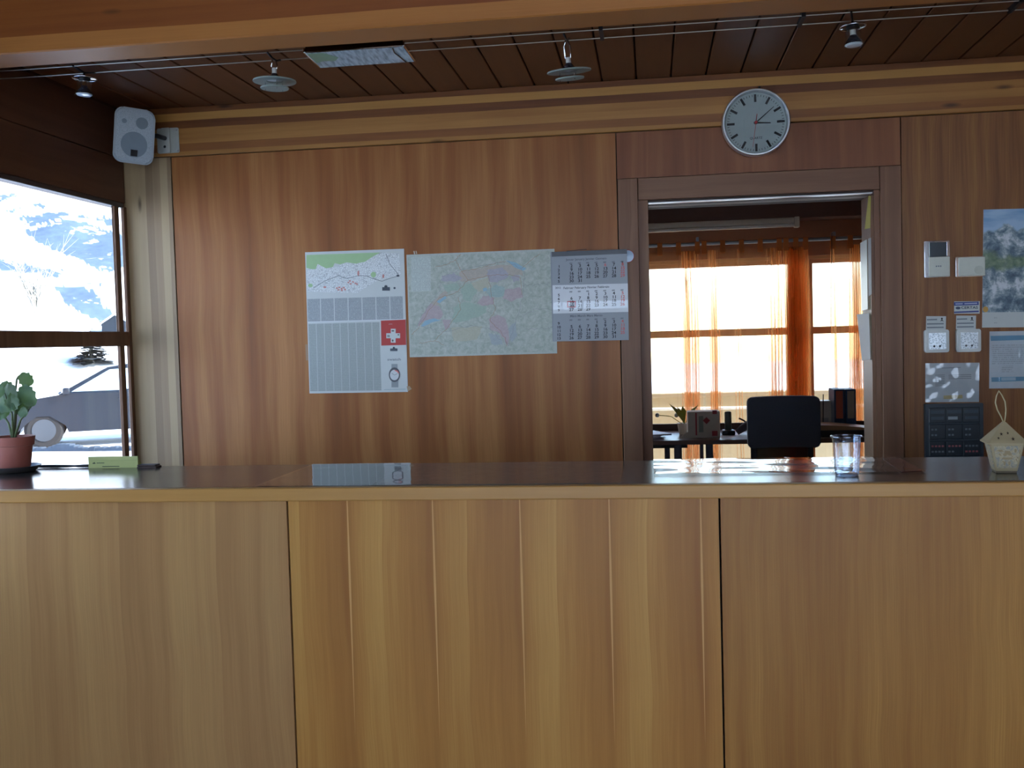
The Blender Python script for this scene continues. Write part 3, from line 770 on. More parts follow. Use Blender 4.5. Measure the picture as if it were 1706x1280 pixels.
# ------------------------------------------------------------------ text and prints
FONT_TMP = bpy.data.curves.new('tmp_text', 'FONT')
FONT_OBJ = bpy.data.objects.new('tmp_text', FONT_TMP)
COL.objects.link(FONT_OBJ)
TCACHE = {}
def glyphs(s):
    if s not in TCACHE:
        FONT_TMP.body = s; FONT_TMP.size = 1; FONT_TMP.align_x = 'LEFT'; FONT_TMP.resolution_u = 3; FONT_TMP.offset = .022
        bpy.context.view_layer.update()
        dg = bpy.context.evaluated_depsgraph_get()
        me = FONT_OBJ.evaluated_get(dg).to_mesh()
        vs_ = [(v.co.x, v.co.y) for v in me.vertices]; fs = [tuple(p.vertices) for p in me.polygons]
        FONT_OBJ.evaluated_get(dg).to_mesh_clear()
        TCACHE[s] = (vs_, fs)
    return TCACHE[s]
def text_bm(items, y, stretch=1.0):
    """items: (string, x, z, cap height, align); flat letters in the XZ plane, front towards -y"""
    bm = NB()
    for s, x, z, h, al in items:
        vs_, fs = glyphs(s)
        if not vs_: continue
        k = h / .70
        wd = max(v[0] for v in vs_) * k * stretch
        off = {'L': 0, 'C': -wd / 2, 'R': -wd}[al]
        V = [bm.verts.new((x + off + a * k * stretch, y, z + b * k)) for a, b in vs_]
        for f in fs:
            try: bm.faces.new([V[i] for i in f])
            except ValueError: pass
    return bm
clock()

class Sheet:
    """a sheet of paper on the wall; corners given in photograph pixels on the wall plane"""
    def __init__(s, name, tl, tr, bl, label, cat, mat, y=-.001, thick=.0012, group=None):
        P0, P1, P2 = onY(*bl, y), onY(*tl, y), onY(*tr, y)
        s.w = (P2 - P1).length; s.h = (P1 - P0).length
        a = math.atan2(P2.z - P1.z, P2.x - P1.x)
        s.M = Matrix.Translation(P0) @ Matrix.Rotation(-a, 4, 'Y'); s.inv = s.M.inverted(); s.y = y; s.t = thick
        bm = NB(); box(bm, 0, s.w, -thick, 0, 0, s.h)
        s.o = mk(name, bm, mat, local=True, base=P0, rot=Matrix.Rotation(-a, 4, 'Y'), label=label, cat=cat, group=group)
    def L(s, px, py):
        q = s.inv @ onY(px, py, s.y); return q.x, q.z
    def crop(s, ox, oy, sc): s.ox, s.oy, s.sc = ox, oy, sc
    def C(s, x, y): return s.L(s.ox + x / s.sc, s.oy + y / s.sc)
    def ly(s, k): return -s.t - .0003 * k
    def polys(s, name, polys, mat, k=1, stuff=False):
        """each printed piece is a part of its own; stuff=True joins tiny specks"""
        o = None
        for g in ([polys] if stuff else [[p] for p in polys]):
            bm = NB()
            for p in g: bm.faces.new([bm.verts.new((u, s.ly(k), v)) for u, v in (s.C(*q) for q in p)])
            bm.normal_update(); bmesh.ops.triangulate(bm, faces=bm.faces[:])
            o = mk(name, bm, mat, s.o, local=True, kind='stuff' if stuff else None)
        return o
    def lines(s, name, lines, width, mat, k=2):
        bm = NB()
        for ln in lines:
            pts = [Vector(s.C(*q)) for q in ln]
            for a, b in zip(pts, pts[1:]):
                d = (b - a)
                if d.length < 1e-6: continue
                n = Vector((-d.y, d.x)).normalized() * width / 2
                bm.faces.new([bm.verts.new((q.x, s.ly(k), q.y)) for q in (a + n, b + n, b - n, a - n)])
        return mk(name, bm, mat, s.o, local=True)
    def text(s, name, items, mat, k=3, stretch=1.0):
        bm = NB()
        its = [(t_, *s.C(x, y), h / s.sc / 400, al) for t_, x, y, h, al in items]
        return mk(name, text_bm(its, s.ly(k), stretch), mat, s.o, local=True, kind='stuff' if len(items) > 6 else None)
def ell(cx, cy, rx, ry, n=20): return [(cx + rx * math.cos(2 * PI * k / n), cy + ry * math.sin(2 * PI * k / n)) for k in range(n)]
def rect(x0, y0, x1, y1, dy=0.0): return [(x0, y0), (x1, y0 + dy * (x1 - x0)), (x1, y1 + dy * (x1 - x0)), (x0, y1)]
INK = plain('ink_black', '#23262c', .6); INKG = plain('ink_grey', '#7d858a', .6); INKR = plain('ink_red', '#c23434', .6); INKRL = plain('ink_light_red', '#d46a66', .6)

def tape(parent, pts, sh):
    sh.polys('tape', [pts], plain('adhesive_tape', '#a98a66', .3), 1)
# --- street map poster
def poster_city():
    s = Sheet('street_map_poster', (506.4, 420.6), (671.1, 414.7), (515.8, 655.8), 'street map poster with grey index columns and a red watch advert', 'poster', M_PAPER)
    s.crop(490, 390, 4.571)
    t = NT('street_print'); vo = t.n('TexVoronoi', feature='DISTANCE_TO_EDGE'); tc = t.n('TexCoord'); t.put(vo.inputs['Vector'], tc.outputs['Object']); vo.inputs['Scale'].default_value = 130
    n_ = t.noise(tc.outputs['Object'], 60, 3)
    ln = t.math('MULTIPLY', t.ramp(vo.outputs['Distance'], [(.04, (1, 1, 1, 1)), (.12, (0, 0, 0, 1))]), t.math('MULTIPLY', n_, .9))
    m = t.fin(t.mix(ln, lin('#dfe3e2'), lin('#6b7076')), .55)
    s.polys('street_network', [[(95, 262), (180, 232), (300, 255), (400, 220), (540, 212), (640, 140), (800, 150), (812, 310), (640, 352), (560, 400), (480, 450), (300, 445), (100, 440)]], m, 1)
    s.polys('green_area', [[(95, 160), (660, 141), (600, 172), (540, 212), (470, 226), (400, 216), (350, 232), (310, 222), (295, 252), (245, 262), (205, 242), (180, 228), (165, 268), (130, 268), (95, 258)], ell(605, 310, 20, 22), ell(125, 392, 18, 14)], plain('map_green', '#a3c492', .6), 2)
    s.polys('red_blocks', [ell(355 + dx, 413 + dy, 9, 7, 7) for dx, dy in ((-28, 0), (-10, -6), (8, 4), (24, -4), (-16, 12), (10, 16), (34, 10))] + [ell(440 + dx, 374 + dy, 8, 7, 7) for dx, dy in ((-26, -4), (-8, 6), (10, -8), (28, 2), (40, 8), (-14, -16))] + [ell(235, 405, 12, 8, 8), ell(490, 300, 8, 22, 8), ell(680, 322, 8, 16, 8)], plain('map_red', '#c68a84', .6), 3, stuff=True)
    s.lines('main_road', [[(150, 410), (190, 385), (230, 360), (340, 318), (400, 340), (500, 316), (560, 322), (600, 340), (670, 360), (740, 335), (800, 320)], [(700, 150), (730, 230), (780, 290), (800, 320)]], .0022, plain('map_road', '#6f777c', .6), 4)
    s.polys('logo', [rect(672, 405, 730, 432), ell(700, 400, 12, 10), ell(792, 318, 12, 8), ell(766, 412, 10, 9, 5)], plain('logo_slate', '#454e58', .6), 4)
    xs = [100, 202, 306, 412, 518, 624, 730, 832]
    cm = textlines('index_print', '#a8aeb0', '#6c7276', pitch=.0052, amount=.55)
    for a, b in zip(xs, xs[1:]):
        dy = -.03
        s.polys('index_column', [[(a + 2, 496 + dy * (a - 100)), (b - 5, 496 + dy * (b - 100)), (b - 1, 668 + dy * (b - 100)), (a + 6, 668 + dy * (a - 100))]], cm, 1)
    xs = [108 + 60.5 * k for k in range(10)]
    cm2 = textlines('street_list_print', '#a6ada9', '#7b8280', pitch=.0034, amount=.5)
    for a, b in zip(xs, xs[1:]):
        dy = -.028
        s.polys('list_column', [[(a + 2, 686 + dy * (a - 108)), (b - 2, 686 + dy * (b - 108)), (b + 13, 1198 - .012 * (b - 108)), (a + 16, 1198 - .012 * (a - 108))]], cm2, 1)
    s.polys('fold_crease', [[(104, 668), (840, 646), (840, 654), (104, 677)]], plain('paper_crease', '#d3d8d8', .4), 1)
    rs = s.polys('red_square', [[(662, 660), (850, 652), (854, 845), (665, 850)]], plain('advert_red', '#b3332f', .5), 2)
    s.polys('white_cross', [[(737, 722), (774, 722), (774, 756), (808, 756), (808, 794), (774, 794), (774, 828), (737, 828), (737, 794), (703, 794), (703, 756), (737, 756)]], M_PAPER, 3)
    s.polys('cross_marks', [ell(753, 738, 12, 6, 8), rect(712, 768, 718, 786), rect(722, 770, 728, 786), ell(795, 768, 7, 5, 8), ell(752, 812, 7, 9, 8)], plain('cross_dark', '#52504e', .5), 4, stuff=True)
    s.text('advert_lines', [('* * * *', 735, 692, 8, 'C')], M_PAPER, 3)
    s.polys('small_logo', [rect(732, 872, 788, 892), ell(760, 868, 8, 9)], plain('logo_slate2', '#454e58', .6), 2)
    s.text('brand_lettering', [('swatch', 762, 964, 19, 'C')], INKG, 2, 1.45)
    s.polys('watch_strap', [rect(742, 990, 788, 1030), rect(742, 1115, 794, 1168)], plain('strap_grey', '#8d9496', .4), 2)
    s.polys('watch_case', [ell(765, 1072, 43, 56, 28)], plain('case_dark', '#4b4f55', .4), 3)
    s.polys('watch_dial', [ell(765, 1074, 34, 40, 24)], plain('watch_dial', '#cfd2d2', .4), 4)
    s.polys('watch_red_arc', [[(768, 1034), (790, 1042), (802, 1062), (796, 1064), (784, 1049), (767, 1041)]], INKRL, 5)
    s.lines('watch_hands', [[(765, 1075), (745, 1060)], [(765, 1075), (790, 1062)]], .0012, INK, 5)
    s.lines('small_print', [[(685, 1186), (850, 1182)]], .0016, plain('teal_print', '#7fa0a4', .6), 2)
    s.polys('tape', [[(858, 1160), (880, 1158), (896, 1180), (866, 1200)]], plain('adhesive_tape', '#b49a7c', .3), 1)
    s.polys('tape', [[(86, 842), (104, 840), (108, 962), (92, 964)]], plain('adhesive_tape_b', '#9c7c5c', .3), 1)
poster_city()

def mapmat(name, a, b, sc=70):
    t = NT(name); tc = t.n('TexCoord'); n1 = t.noise(tc.outputs['Object'], sc, 5, .65, .6); n2 = t.noise(tc.outputs['Object'], sc * 3, 3, .6)
    return t.fin(t.mix(t.math('MULTIPLY', n2, .35), t.ramp(n1, [(.35, a), (.65, b)]), lin('#7d8480')), .5)
def wig(pts, amp=6, n=5, seed=0):
    rr = random.Random(seed); out = []
    for (a, b), (c, d) in zip(pts, pts[1:]):
        for k in range(n):
            t_ = k / n; out.append((a + (c - a) * t_ + rr.uniform(-amp, amp) * (k > 0), b + (d - b) * t_ + rr.uniform(-amp, amp) * (k > 0)))
    out.append(pts[-1]); return out
def wpoly(pts, seed, amp=7): return wig(pts + [pts[0]], amp, 4, seed)[:-1]
def poster_map():
    s = Sheet('country_map', (675.6, 424.8), (922, 414.8), (682.8, 595.5), 'large coloured relief road map of a mountain country with pastel regions', 'map', mapmat('map_border', '#b8c0b6', '#c2c9c0'), y=-.0005)
    s.crop(660, 390, 4.161)
    s.polys('relief_print', [[(78, 158), (1082, 115), (1098, 815), (104, 842)]], mapmat('map_relief', '#a4ae9f', '#c6ccc2', 55), 1)
    reg = {'pink': ('#b898a2', '#c8aeb4', [[(150, 640), (180, 560), (240, 480), (300, 500), (330, 560), (300, 590), (200, 600)], [(560, 480), (600, 430), (680, 440), (672, 490), (600, 502)], [(750, 390), (860, 370), (880, 440), (800, 470), (740, 450)], [(640, 590), (700, 560), (760, 590), (782, 700), (772, 772), (720, 690), (650, 660)], [(320, 600), (380, 590), (375, 650), (340, 662)]]),
           'orange': ('#b9a79a', '#c9b5a4', [[(440, 262), (560, 240), (700, 215), (800, 212), (872, 250), (882, 290), (780, 282), (640, 292), (520, 330), (450, 330)], [(240, 480), (330, 400), (380, 390), (350, 430), (280, 500)]]),
           'violet': ('#a59db4', '#b5aec0', [[(320, 290), (400, 268), (460, 310), (400, 332), (318, 325)], [(630, 250), (740, 230), (780, 290), (700, 340), (640, 320)], [(796, 288), (852, 288), (852, 322), (810, 332)]]),
           'green': ('#9cb8a4', '#aac4b0', [[(450, 360), (520, 340), (562, 390), (520, 470), (460, 452)], [(400, 510), (470, 472), (622, 500), (630, 542), (500, 600), (390, 612), (400, 550)], [(320, 350), (420, 340), (440, 380), (360, 410)]]),
           'teal': ('#94b4b4', '#a6c2c0', [[(620, 390), (700, 350), (752, 370), (742, 430), (650, 442)]]),
           'yellow': ('#bdb89c', '#c8c4aa', [[(380, 650), (600, 640), (560, 732), (400, 742)], [(520, 340), (640, 300), (640, 380), (570, 400)]]),
           'blue': ('#9fabb8', '#b0bac2', [[(780, 652), (832, 600), (842, 700), (800, 752)], [(640, 690), (720, 700), (740, 770), (660, 760)]])}
    def soft(c):
        return '#' + ''.join('%02x' % int(.68 * int(c[i:i + 2], 16) + .32 * q) for i, q in ((1, 178), (3, 186), (5, 174)))
    for k, (nm, (a, b, ps)) in enumerate(reg.items()):
        a, b = soft(a), soft(b)
        s.polys(nm + '_region', [wpoly(p, k * 10 + i) for i, p in enumerate(ps)], mapmat('map_' + nm, a, b), 2 + .3 * k)
    s.polys('lake', [wpoly(p, i, 2) for i, p in enumerate([[(760, 182), (830, 200), (902, 240), (882, 255), (820, 230)], [(172, 640), (200, 602), (260, 585), (312, 600), (260, 610), (190, 642)], [(282, 470), (340, 430), (352, 444), (300, 482)], [(600, 380), (625, 370), (630, 392), (606, 400)]])], plain('map_lake', '#8fb4c4', .5), 5)
    s.lines('roads', [wig(p, 5, 8, i) for i, p in enumerate([[(270, 230), (340, 215), (410, 180), (440, 230), (455, 260), (560, 240), (640, 215), (760, 190)], [(410, 180), (450, 140)], [(455, 260), (500, 320), (430, 400), (300, 440), (220, 540), (150, 660)], [(500, 320), (640, 290), (760, 280), (860, 300), (870, 420)], [(430, 440), (450, 520), (380, 620), (270, 740), (330, 770)], [(640, 290), (660, 420), (690, 520), (650, 600), (760, 720), (770, 780)], [(870, 240), (960, 160), (1000, 140)], [(150, 660), (110, 700)], [(270, 740), (160, 760)]])], .0013, plain('map_roads', '#a07a5c', .5), 5.5)
    s.lines('borders', [wig(p, 9, 8, i + 30) for i, p in enumerate([[(150, 650), (180, 560), (300, 400), (320, 290), (440, 250), (640, 210), (780, 190), (890, 260), (880, 440), (830, 600), (780, 780), (650, 660), (500, 640), (330, 680), (170, 640)], [(880, 360), (960, 350), (1070, 340)], [(880, 560), (980, 520), (1080, 530)], [(890, 660), (1000, 655), (1090, 650)]])], .001, plain('map_borders', '#8b8a90', .5), 5.8)
    s.polys('legend', [rect(104, 160, 240, 400, -.03)], textlines('legend_print', '#c2cbc4', '#8a9190', pitch=.0055, amount=.6), 2)
    s.polys('tape', [[(120, 118), (128, 117), (134, 140), (124, 141)], [(135, 117), (141, 117), (146, 138), (140, 139)]], plain('tape_clear', '#c3b7a6', .2), 1)
poster_map()

def calendar():
    s = Sheet('wall_calendar', (919, 420), (1044.5, 415.2), (920.8, 569), 'three month wall calendar with grey and white sheets beside the doorway', 'calendar', plain('calendar_back', '#8f959b', .6), y=-.0145, thick=.003)
    s.crop(660, 390, 4.161)
    gm = plain('calendar_grey', '#9aa0a6', .5, var=.03); wm_ = plain('calendar_white', '#d6dade', .35, var=.02)
    s.polys('header_bar', [[(1078, 125), (1600, 105), (1600, 137), (1079, 158)]], plain('calendar_header', '#2a3038', .3), 1)
    blocks = [[(1079, 158), (1600, 137), (1606, 343), (1084, 356)], [(1084, 356), (1606, 343), (1610, 540), (1088, 552)], [(1088, 552), (1610, 540), (1613, 735), (1090, 746)]]
    for i, b in enumerate(blocks): s.polys('month_sheet', [b], wm_ if i == 1 else gm, 1 if i != 1 else 2)
    cx = [1128, 1212, 1270, 1328, 1386, 1446, 1506, 1566]
    months = [(('Januar January Janvier Gennaio'), 165, [(52, [None] * 6 + [1]), (1, range(2, 9)), (2, range(9, 16)), (3, range(16, 23)), (4, range(23, 30)), (5, [30, 31])]),
              (('Februar February F\u00e9vrier Febbraio'), 362, [(5, [None, None, 1, 2, 3, 4, 5]), (6, range(6, 13)), (7, range(13, 20)), (8, range(20, 27)), (9, [27, 28, 29])]),
              (('M\u00e4rz March Mars Marzo'), 558, [(9, [None, None, None, 1, 2, 3, 4]), (10, range(5, 12)), (11, range(12, 19)), (12, range(19, 26)), (13, range(26, 32))])]
    blk, red, grey = [], [], []
    for mi, (ttl, y0, rows) in enumerate(months):
        sl_ = lambda x: -.034 * (x - 1128)
        grey.append((ttl, 1318, y0 + 22 + sl_(1318), 15, 'C'))
        if mi == 1: grey.append(('2012', 1122, y0 + 18, 13, 'C'))
        for x in cx[1:]: grey.append(('##', x, y0 + 46 + sl_(x), 11, 'C'))
        rows_ = rows if mi else rows[1:]
        for ri, (wk, days) in enumerate(rows_):
            y = y0 + 71 + 26 * ri - (2 if mi == 0 else 0)
            blk.append((str(wk), cx[0], y + sl_(cx[0]), 18, 'C'))
            for di, d in enumerate(days):
                if d is None: continue
                hol = di == 6 or (mi == 0 and d == 6)
                (red if hol else blk).append((str(d), cx[di + 1] + 4, y + sl_(cx[di + 1]) , 20, 'C'))
        if mi == 0: red.append(('1', cx[7], y0 + 56 + sl_(cx[7]), 16, 'C'))
    s.text('numbers', blk, INK, 3, 1.1); s.text('holiday_numbers', red, INKRL, 3, 1.1); s.text('month_titles', grey, plain('ink_mid', '#6a7076', .6), 3, 1.05)
    fx, fy = 1216, 488
    s.polys('date_frame', [rect(fx - 30, fy - 22, fx + 30, fy - 15), rect(fx - 30, fy + 15, fx + 30, fy + 22), rect(fx - 30, fy - 15, fx - 23, fy + 15), rect(fx + 23, fy - 15, fx + 30, fy + 15)], plain('date_frame_red', '#b02c30', .4), 4)
    s.polys('date_band', [[(1088, 474), (1608, 458), (1609, 512), (1088, 528)]], thin_glass('date_band_film', (.96, .98, 1, 1), .02, base=.03, wave=.004), 5)
    s.polys('hanger', [[(1180, 122), (1320, 108), (1322, 104), (1182, 118)]], M_BLACK, 1)
    c = onY(1046, 427, -.0145)
    MX = Matrix.Rotation(PI / 2, 4, 'X')
    b = thing('round_badge', (c.x, -.0142, c.z), 'small round glossy badge with red rim half hidden behind the calendar', 'badge')
    mk('disc', T(lathe, [(0, 0), (.024, 0), (.024, .0015), (0, .002)], seg=32, M=MX, cap=False), plain('badge_blue', '#9fb3c6', .08), b, local=True, smooth=30)
    mk('rim', T(tube, [(.025 * math.cos(2 * PI * k / 32), -.001, .025 * math.sin(2 * PI * k / 32)) for k in range(32)], .001, 6, True), plain('badge_red', '#b0404a', .3), b, local=True, smooth=True)
calendar()

# ------------------------------------------------------------------ instruments and notices right of the doorway
def wall_box(name, x0, y0, x1, y1, depth, label, cat, mat, r=.005, group=None, y=0.0):
    a = onY(x0, y1, y - depth / 2); b = onY(x1, y0, y - depth / 2)
    c = Vector(((a.x + b.x) / 2, y, (a.z + b.z) / 2)); w_, h_ = b.x - a.x, b.z - a.z
    th = thing(name, c, label, cat, group)
    bm = NB(); prism(bm, rrect(w_, h_, r, 4), 0, -depth, 'XZ')
    bmesh.ops.bevel(bm, geom=[e for e in bm.edges if all(v.co.y < -depth + 1e-5 for v in e.verts)], offset=min(r * .5, depth * .3), segments=2, affect='EDGES')
    mk('housing', bm, mat, th, local=True, smooth=35)
    return th, w_, h_
M_THW = plain('thermostat_white', '#cfd2c4', .4)
def instruments():
    th, w_, h_ = wall_box('room_controller', 1539, 401, 1581, 463, .020, 'upright room controller with dark display and chrome sides', 'thermostat', M_CHROME, .004)
    mk('display', B(-w_ * .30, w_ * .38, -.0225, -.018, h_ * .06, h_ * .46, bev=.001, seg=1), plain('lcd', '#3c464c', .12), th, local=True)
    mk('cover', B(-w_ * .32, w_ * .49, -.0235, -.016, -h_ * .48, h_ * .055, bev=.001, seg=1), M_THW, th, local=True)
    for k in range(3): mk('button', B(-.006 + k * .008, -.001 + k * .008, -.0245, -.023, -h_ * .22, -h_ * .18), INKG, th, local=True)
    mk('side_strip', B(w_ * .39, w_ * .47, -.0225, -.018, h_ * .08, h_ * .46), M_CHROME, th, local=True)
    th, w_, h_ = wall_box('room_thermostat', 1591, 427, 1640, 462, .020, 'low cream room thermostat with round dial beside the mountain poster', 'thermostat', M_CHROME, .004)
    mk('cover', B(-w_ * .40, w_ * .49, -.0235, -.016, -h_ * .46, h_ * .46, bev=.001, seg=1), M_THW, th, local=True)
    MX = Matrix.Rotation(PI / 2, 4, 'X')
    mk('dial', T(lathe, [(0, 0), (.017, 0), (.0165, .003), (0, .0035)], (w_ * .27, -.0235, -h_ * .18), 32, MX, False), plain('dial_cream', '#c3c6b8', .4), th, local=True, smooth=30)
    for i, (x0, x1) in enumerate(((1540, 1580.5), (1593, 1633.5))):
        nm = ('beside the room controller side', 'under the insurance sticker')[i]
        lab = ('white key switch box with foil centre below a small white label, away from the posters', 'white key switch box with foil centre beneath the blue and white sticker')[i]
        th, w_, h_ = wall_box('key_switch', x0, 549 - i, x1, 588 - i, .022, lab, 'switch', M_WHITE, .009, 'key switch boxes')
        mk('foil', B(-w_ * .34, w_ * .36, -.024, -.021, -h_ * .36, h_ * .36), NTfoil, th, local=True)
        for dx in (-.012, .010): mk('key_hole', T(lathe, [(0, 0), (.0045, 0), (.004, .002), (0, .002)], (dx, -.024, -h_ * .22), 14, MX, False), M_BLACK, th, local=True)
        a, b = (1542, 527 - i), (1575, 527 - i)
        if i: a, b = (1592, 526), (1625, 526)
        s = Sheet('switch_label', a, b, (a[0] + .5, a[1] + 23), ('small white printed label above the key switch beside the doorway', 'small white printed label between blue sticker and key switch')[i], 'label', M_PAPER)
        s.crop(0, 0, 1)
        x, y = a
        s.lines('print_lines', [[(x + 2, y + 6), (x + 19, y + 5.5)], [(x + 2, y + 13), (x + 30, y + 12.5)], [(x + 2, y + 19), (x + 30, y + 18.5)]], .005, plain('label_ink', '#7b838a', .6), 1)
        s.polys('pictogram', [ell(x + 27, y + 4, 1.6, 1.6, 8), [(x + 24, y + 9), (x + 27, y + 5), (x + 30.5, y + 9), (x + 27, y + 7.5)]], INK, 1)
    s = Sheet('insurance_sticker', (1589, 502.5), (1631.5, 502), (1589.5, 523), 'blue and white sticker above the right key switch', 'sticker', M_PAPER)
    s.crop(1500, 330, 4.743)
    s.polys('blue_band', [[(422, 824), (618, 818), (619, 846), (423, 852)], [(424, 898), (619, 890), (619, 902), (424, 910)]], plain('sticker_blue', '#3c4a8c', .4), 1)
    s.text('sticker_name', [('CERTAS', 545, 876, 19, 'C')], plain('sticker_ink', '#2d3550', .5), 2, 1.25)
    s.polys('sticker_logo', [ell(455, 870, 20, 11, 16)], plain('sticker_ink2', '#454e66', .5), 1)
    s.lines('band_print', [[(434, 838), (492, 836)], [(505, 836), (606, 832)]], .005, plain('band_letters', '#a9b0d0', .5), 2)
    s = Sheet('sleeve_notice', (1541, 605.5), (1630.5, 604.5), (1541.5, 670.5), 'paper in a crinkled clear sleeve above the dark control panel', 'notice', plain('notice_paper', '#b9c1c6', .5))
    s.crop(1500, 580, 4.743)
    s.lines('print_lines', [[(325, 158), (475, 154)]] + [[(275, y), (350, y - 2)] for y in range(215, 300, 14)] + [[(380, y), (560, y - 4)] for y in range(215, 250, 14)], .003, plain('notice_ink', '#8b9298', .6), 1)
    s.polys('gold_bar', [[(340, 376), (490, 370), (491, 398), (341, 404)]], plain('notice_gold', '#b7a878', .5), 1)
    bm = NB()
    nx, nz = 16, 12; g = []
    for j in range(nz + 1):
        g.append([bm.verts.new((s.w * i / nx, -.004 - .0035 * (.5 + mnoise.noise(Vector((i * .45, j * .5, 2)))), s.h * j / nz)) for i in range(nx + 1)])
    for j in range(nz):
        for i in range(nx): bm.faces.new((g[j][i], g[j][i + 1], g[j + 1][i + 1], g[j + 1][i]))
    mk('clear_sleeve', bm, thin_glass('sleeve_film', (.97, .98, .98, 1), .08, base=.05), s.o, local=True, smooth=True)
    # mountain poster
    t = NT('alpine_photo'); X = t.xyz(); z = X[2]; tc = t.n('TexCoord')
    n1 = t.noise(tc.outputs['Object'], 16, 7, .68, .25); n2 = t.noise(tc.outputs['Object'], 40, 5, .6, .4); n3 = t.noise(tc.outputs['Object'], 9, 4)
    rockc = t.ramp(n1, [(.34, '#33475e'), (.45, '#5d7482'), (.52, '#8fa0a8'), (.6, '#d4dade')])
    green = t.ramp(n2, [(.35, '#4c6a44'), (.6, '#869a70')])
    skyc = t.ramp(t.noise(t.vec(t.math('MULTIPLY', X[0], 4), 0, t.math('MULTIPLY', z, 22)), 1, 4), [(.35, '#4f86bd'), (.6, '#a5c2da')])
    zz = t.math('ADD', z, t.math('MULTIPLY', t.math('SUBTRACT', n3, .5), .16))
    mid = t.ramp(zz, [(.225, (0, 0, 0, 1)), (.245, (1, 1, 1, 1)), (.285, (1, 1, 1, 1)), (.31, (0, 0, 0, 1))])
    skym = t.ramp(zz, [(.385, (0, 0, 0, 1)), (.395, (1, 1, 1, 1))])
    col = t.mix(skym, t.mix(t.math('MULTIPLY', mid, .8), rockc, green), skyc)
    photo = t.fin(col, .35)
    s = Sheet('mountain_poster', (1634, 349.5), (1780, 346), (1636, 546), 'tall alpine panorama poster with blue sky and white bottom strip', 'poster', M_PAPER)
    s.crop(1500, 330, 4.743)
    hz = s.h
    mk('photo_print', B(.0, s.w, s.ly(1), -s.t, .060, hz), photo, s.o, local=True)
    s.text('strip_caption', [('::::', 750, 950, 10, 'C'), ('::::', 750, 990, 10, 'C')], INKG, 1, 1.8)
    s.polys('flower', [ell(672, 880, 22, 24, 9)], plain('flower_orange', '#c79a4c', .5), 2)
    s = Sheet('timetable_notice', (1646, 552.5), (1745, 551), (1648, 647.5), 'glossy white notice with blue bars in a sleeve under the mountain poster', 'notice', plain('timetable_paper', '#c4d0d8', .35))
    s.crop(1500, 330, 4.743)
    blu = plain('notice_blue', '#4f93b5', .4)
    s.polys('blue_bar', [[(712, 1090), (1150, 1082), (1150, 1116), (714, 1130)]], blu, 1)
    s.crop(1500, 580, 4.743)
    s.polys('blue_bar', [[(718, 232), (1150, 222), (1150, 256), (720, 268)]], blu, 1)
    s.polys('bar_panel', [[(795, 234), (910, 231), (911, 256), (796, 259)]], plain('bar_pale', '#9fc0d2', .4), 2)
    s.polys('print_block', [[(720, -30), (1120, -36), (1120, 120), (722, 128)], [(800, 140), (890, 138), (890, 190), (800, 192)]], textlines('timetable_print', '#c4d0d8', '#93a0aa', pitch=.008, amount=.6), 1)
    bm = NB(); g = []
    for j in range(13):
        g.append([bm.verts.new((s.w * i / 12, -.003 - .003 * (.5 + mnoise.noise(Vector((i * .5, j * .6, 7)))), s.h * j / 12)) for i in range(13)])
    for j in range(12):
        for i in range(12): bm.faces.new((g[j][i], g[j][i + 1], g[j + 1][i + 1], g[j + 1][i]))
    mk('clear_sleeve', bm, thin_glass('sleeve_film_b', (.97, .98, .98, 1), .06, base=.06), s.o, local=True, smooth=True)
    # dark control panel
    th, w_, h_ = wall_box('control_panel', 1541, 671.5, 1637, 772, .020, 'dark blue wall control panel with nine modules of small buttons', 'panel', plain('panel_blue', '#27343f', .45), .003)
    mm = plain('panel_module', '#1f2a34', .4); rd = plain('led_red', '#a05a60', .3); gy = plain('led_grey', '#66737c', .3)
    for c_ in range(3):
        for r_ in range(3):
            x = (-.29 + .29 * c_) * w_; z = (.31 - .28 * r_) * h_
            mo = mk('module', B(x - .032, x + .032, -.0225, -.018, z - .030, z + .030, bev=.002, seg=1), mm, th, local=True)
            if r_ == 0:
                mk('display_window', B(x - .026, x + .026, -.0235, -.022, z + .006, z + .020), plain('panel_window', '#31404c', .3), mo, local=True)
                mk('name_strip', B(x - .024, x + .024 if c_ != 1 else x + .012, -.0235, -.022, z - .018, z - .006), plain('strip_pale', '#8f9aa0', .4) if c_ == 1 else plain('strip_dark', '#36444f', .3), mo, local=True)
            else:
                for q in range(2):
                    n_ = 4 if (r_ == 2 and (q == 0 or c_ != 1)) else 2
                    for k in range(n_):
                        m_ = rd if (r_ == 2 and ((c_ < 2 and q == 0) or (c_ == 2 and q == 1))) else gy
                        mk('button', B(x - .024 + k * .013, x - .016 + k * .013, -.0245, -.022, z + .006 - q * .022, z + .013 - q * .022), m_, mo, local=True)
t = NT('silver_foil'); tc = t.n('TexCoord'); vo = t.n('TexVoronoi'); t.put(vo.inputs['Vector'], tc.outputs['Object']); vo.inputs['Scale'].default_value = 160
NTfoil = t.fin(t.ramp(vo.outputs['Distance'], [(.2, '#8d979c'), (.6, '#ccd4d8')]), .25, .5)
instruments()

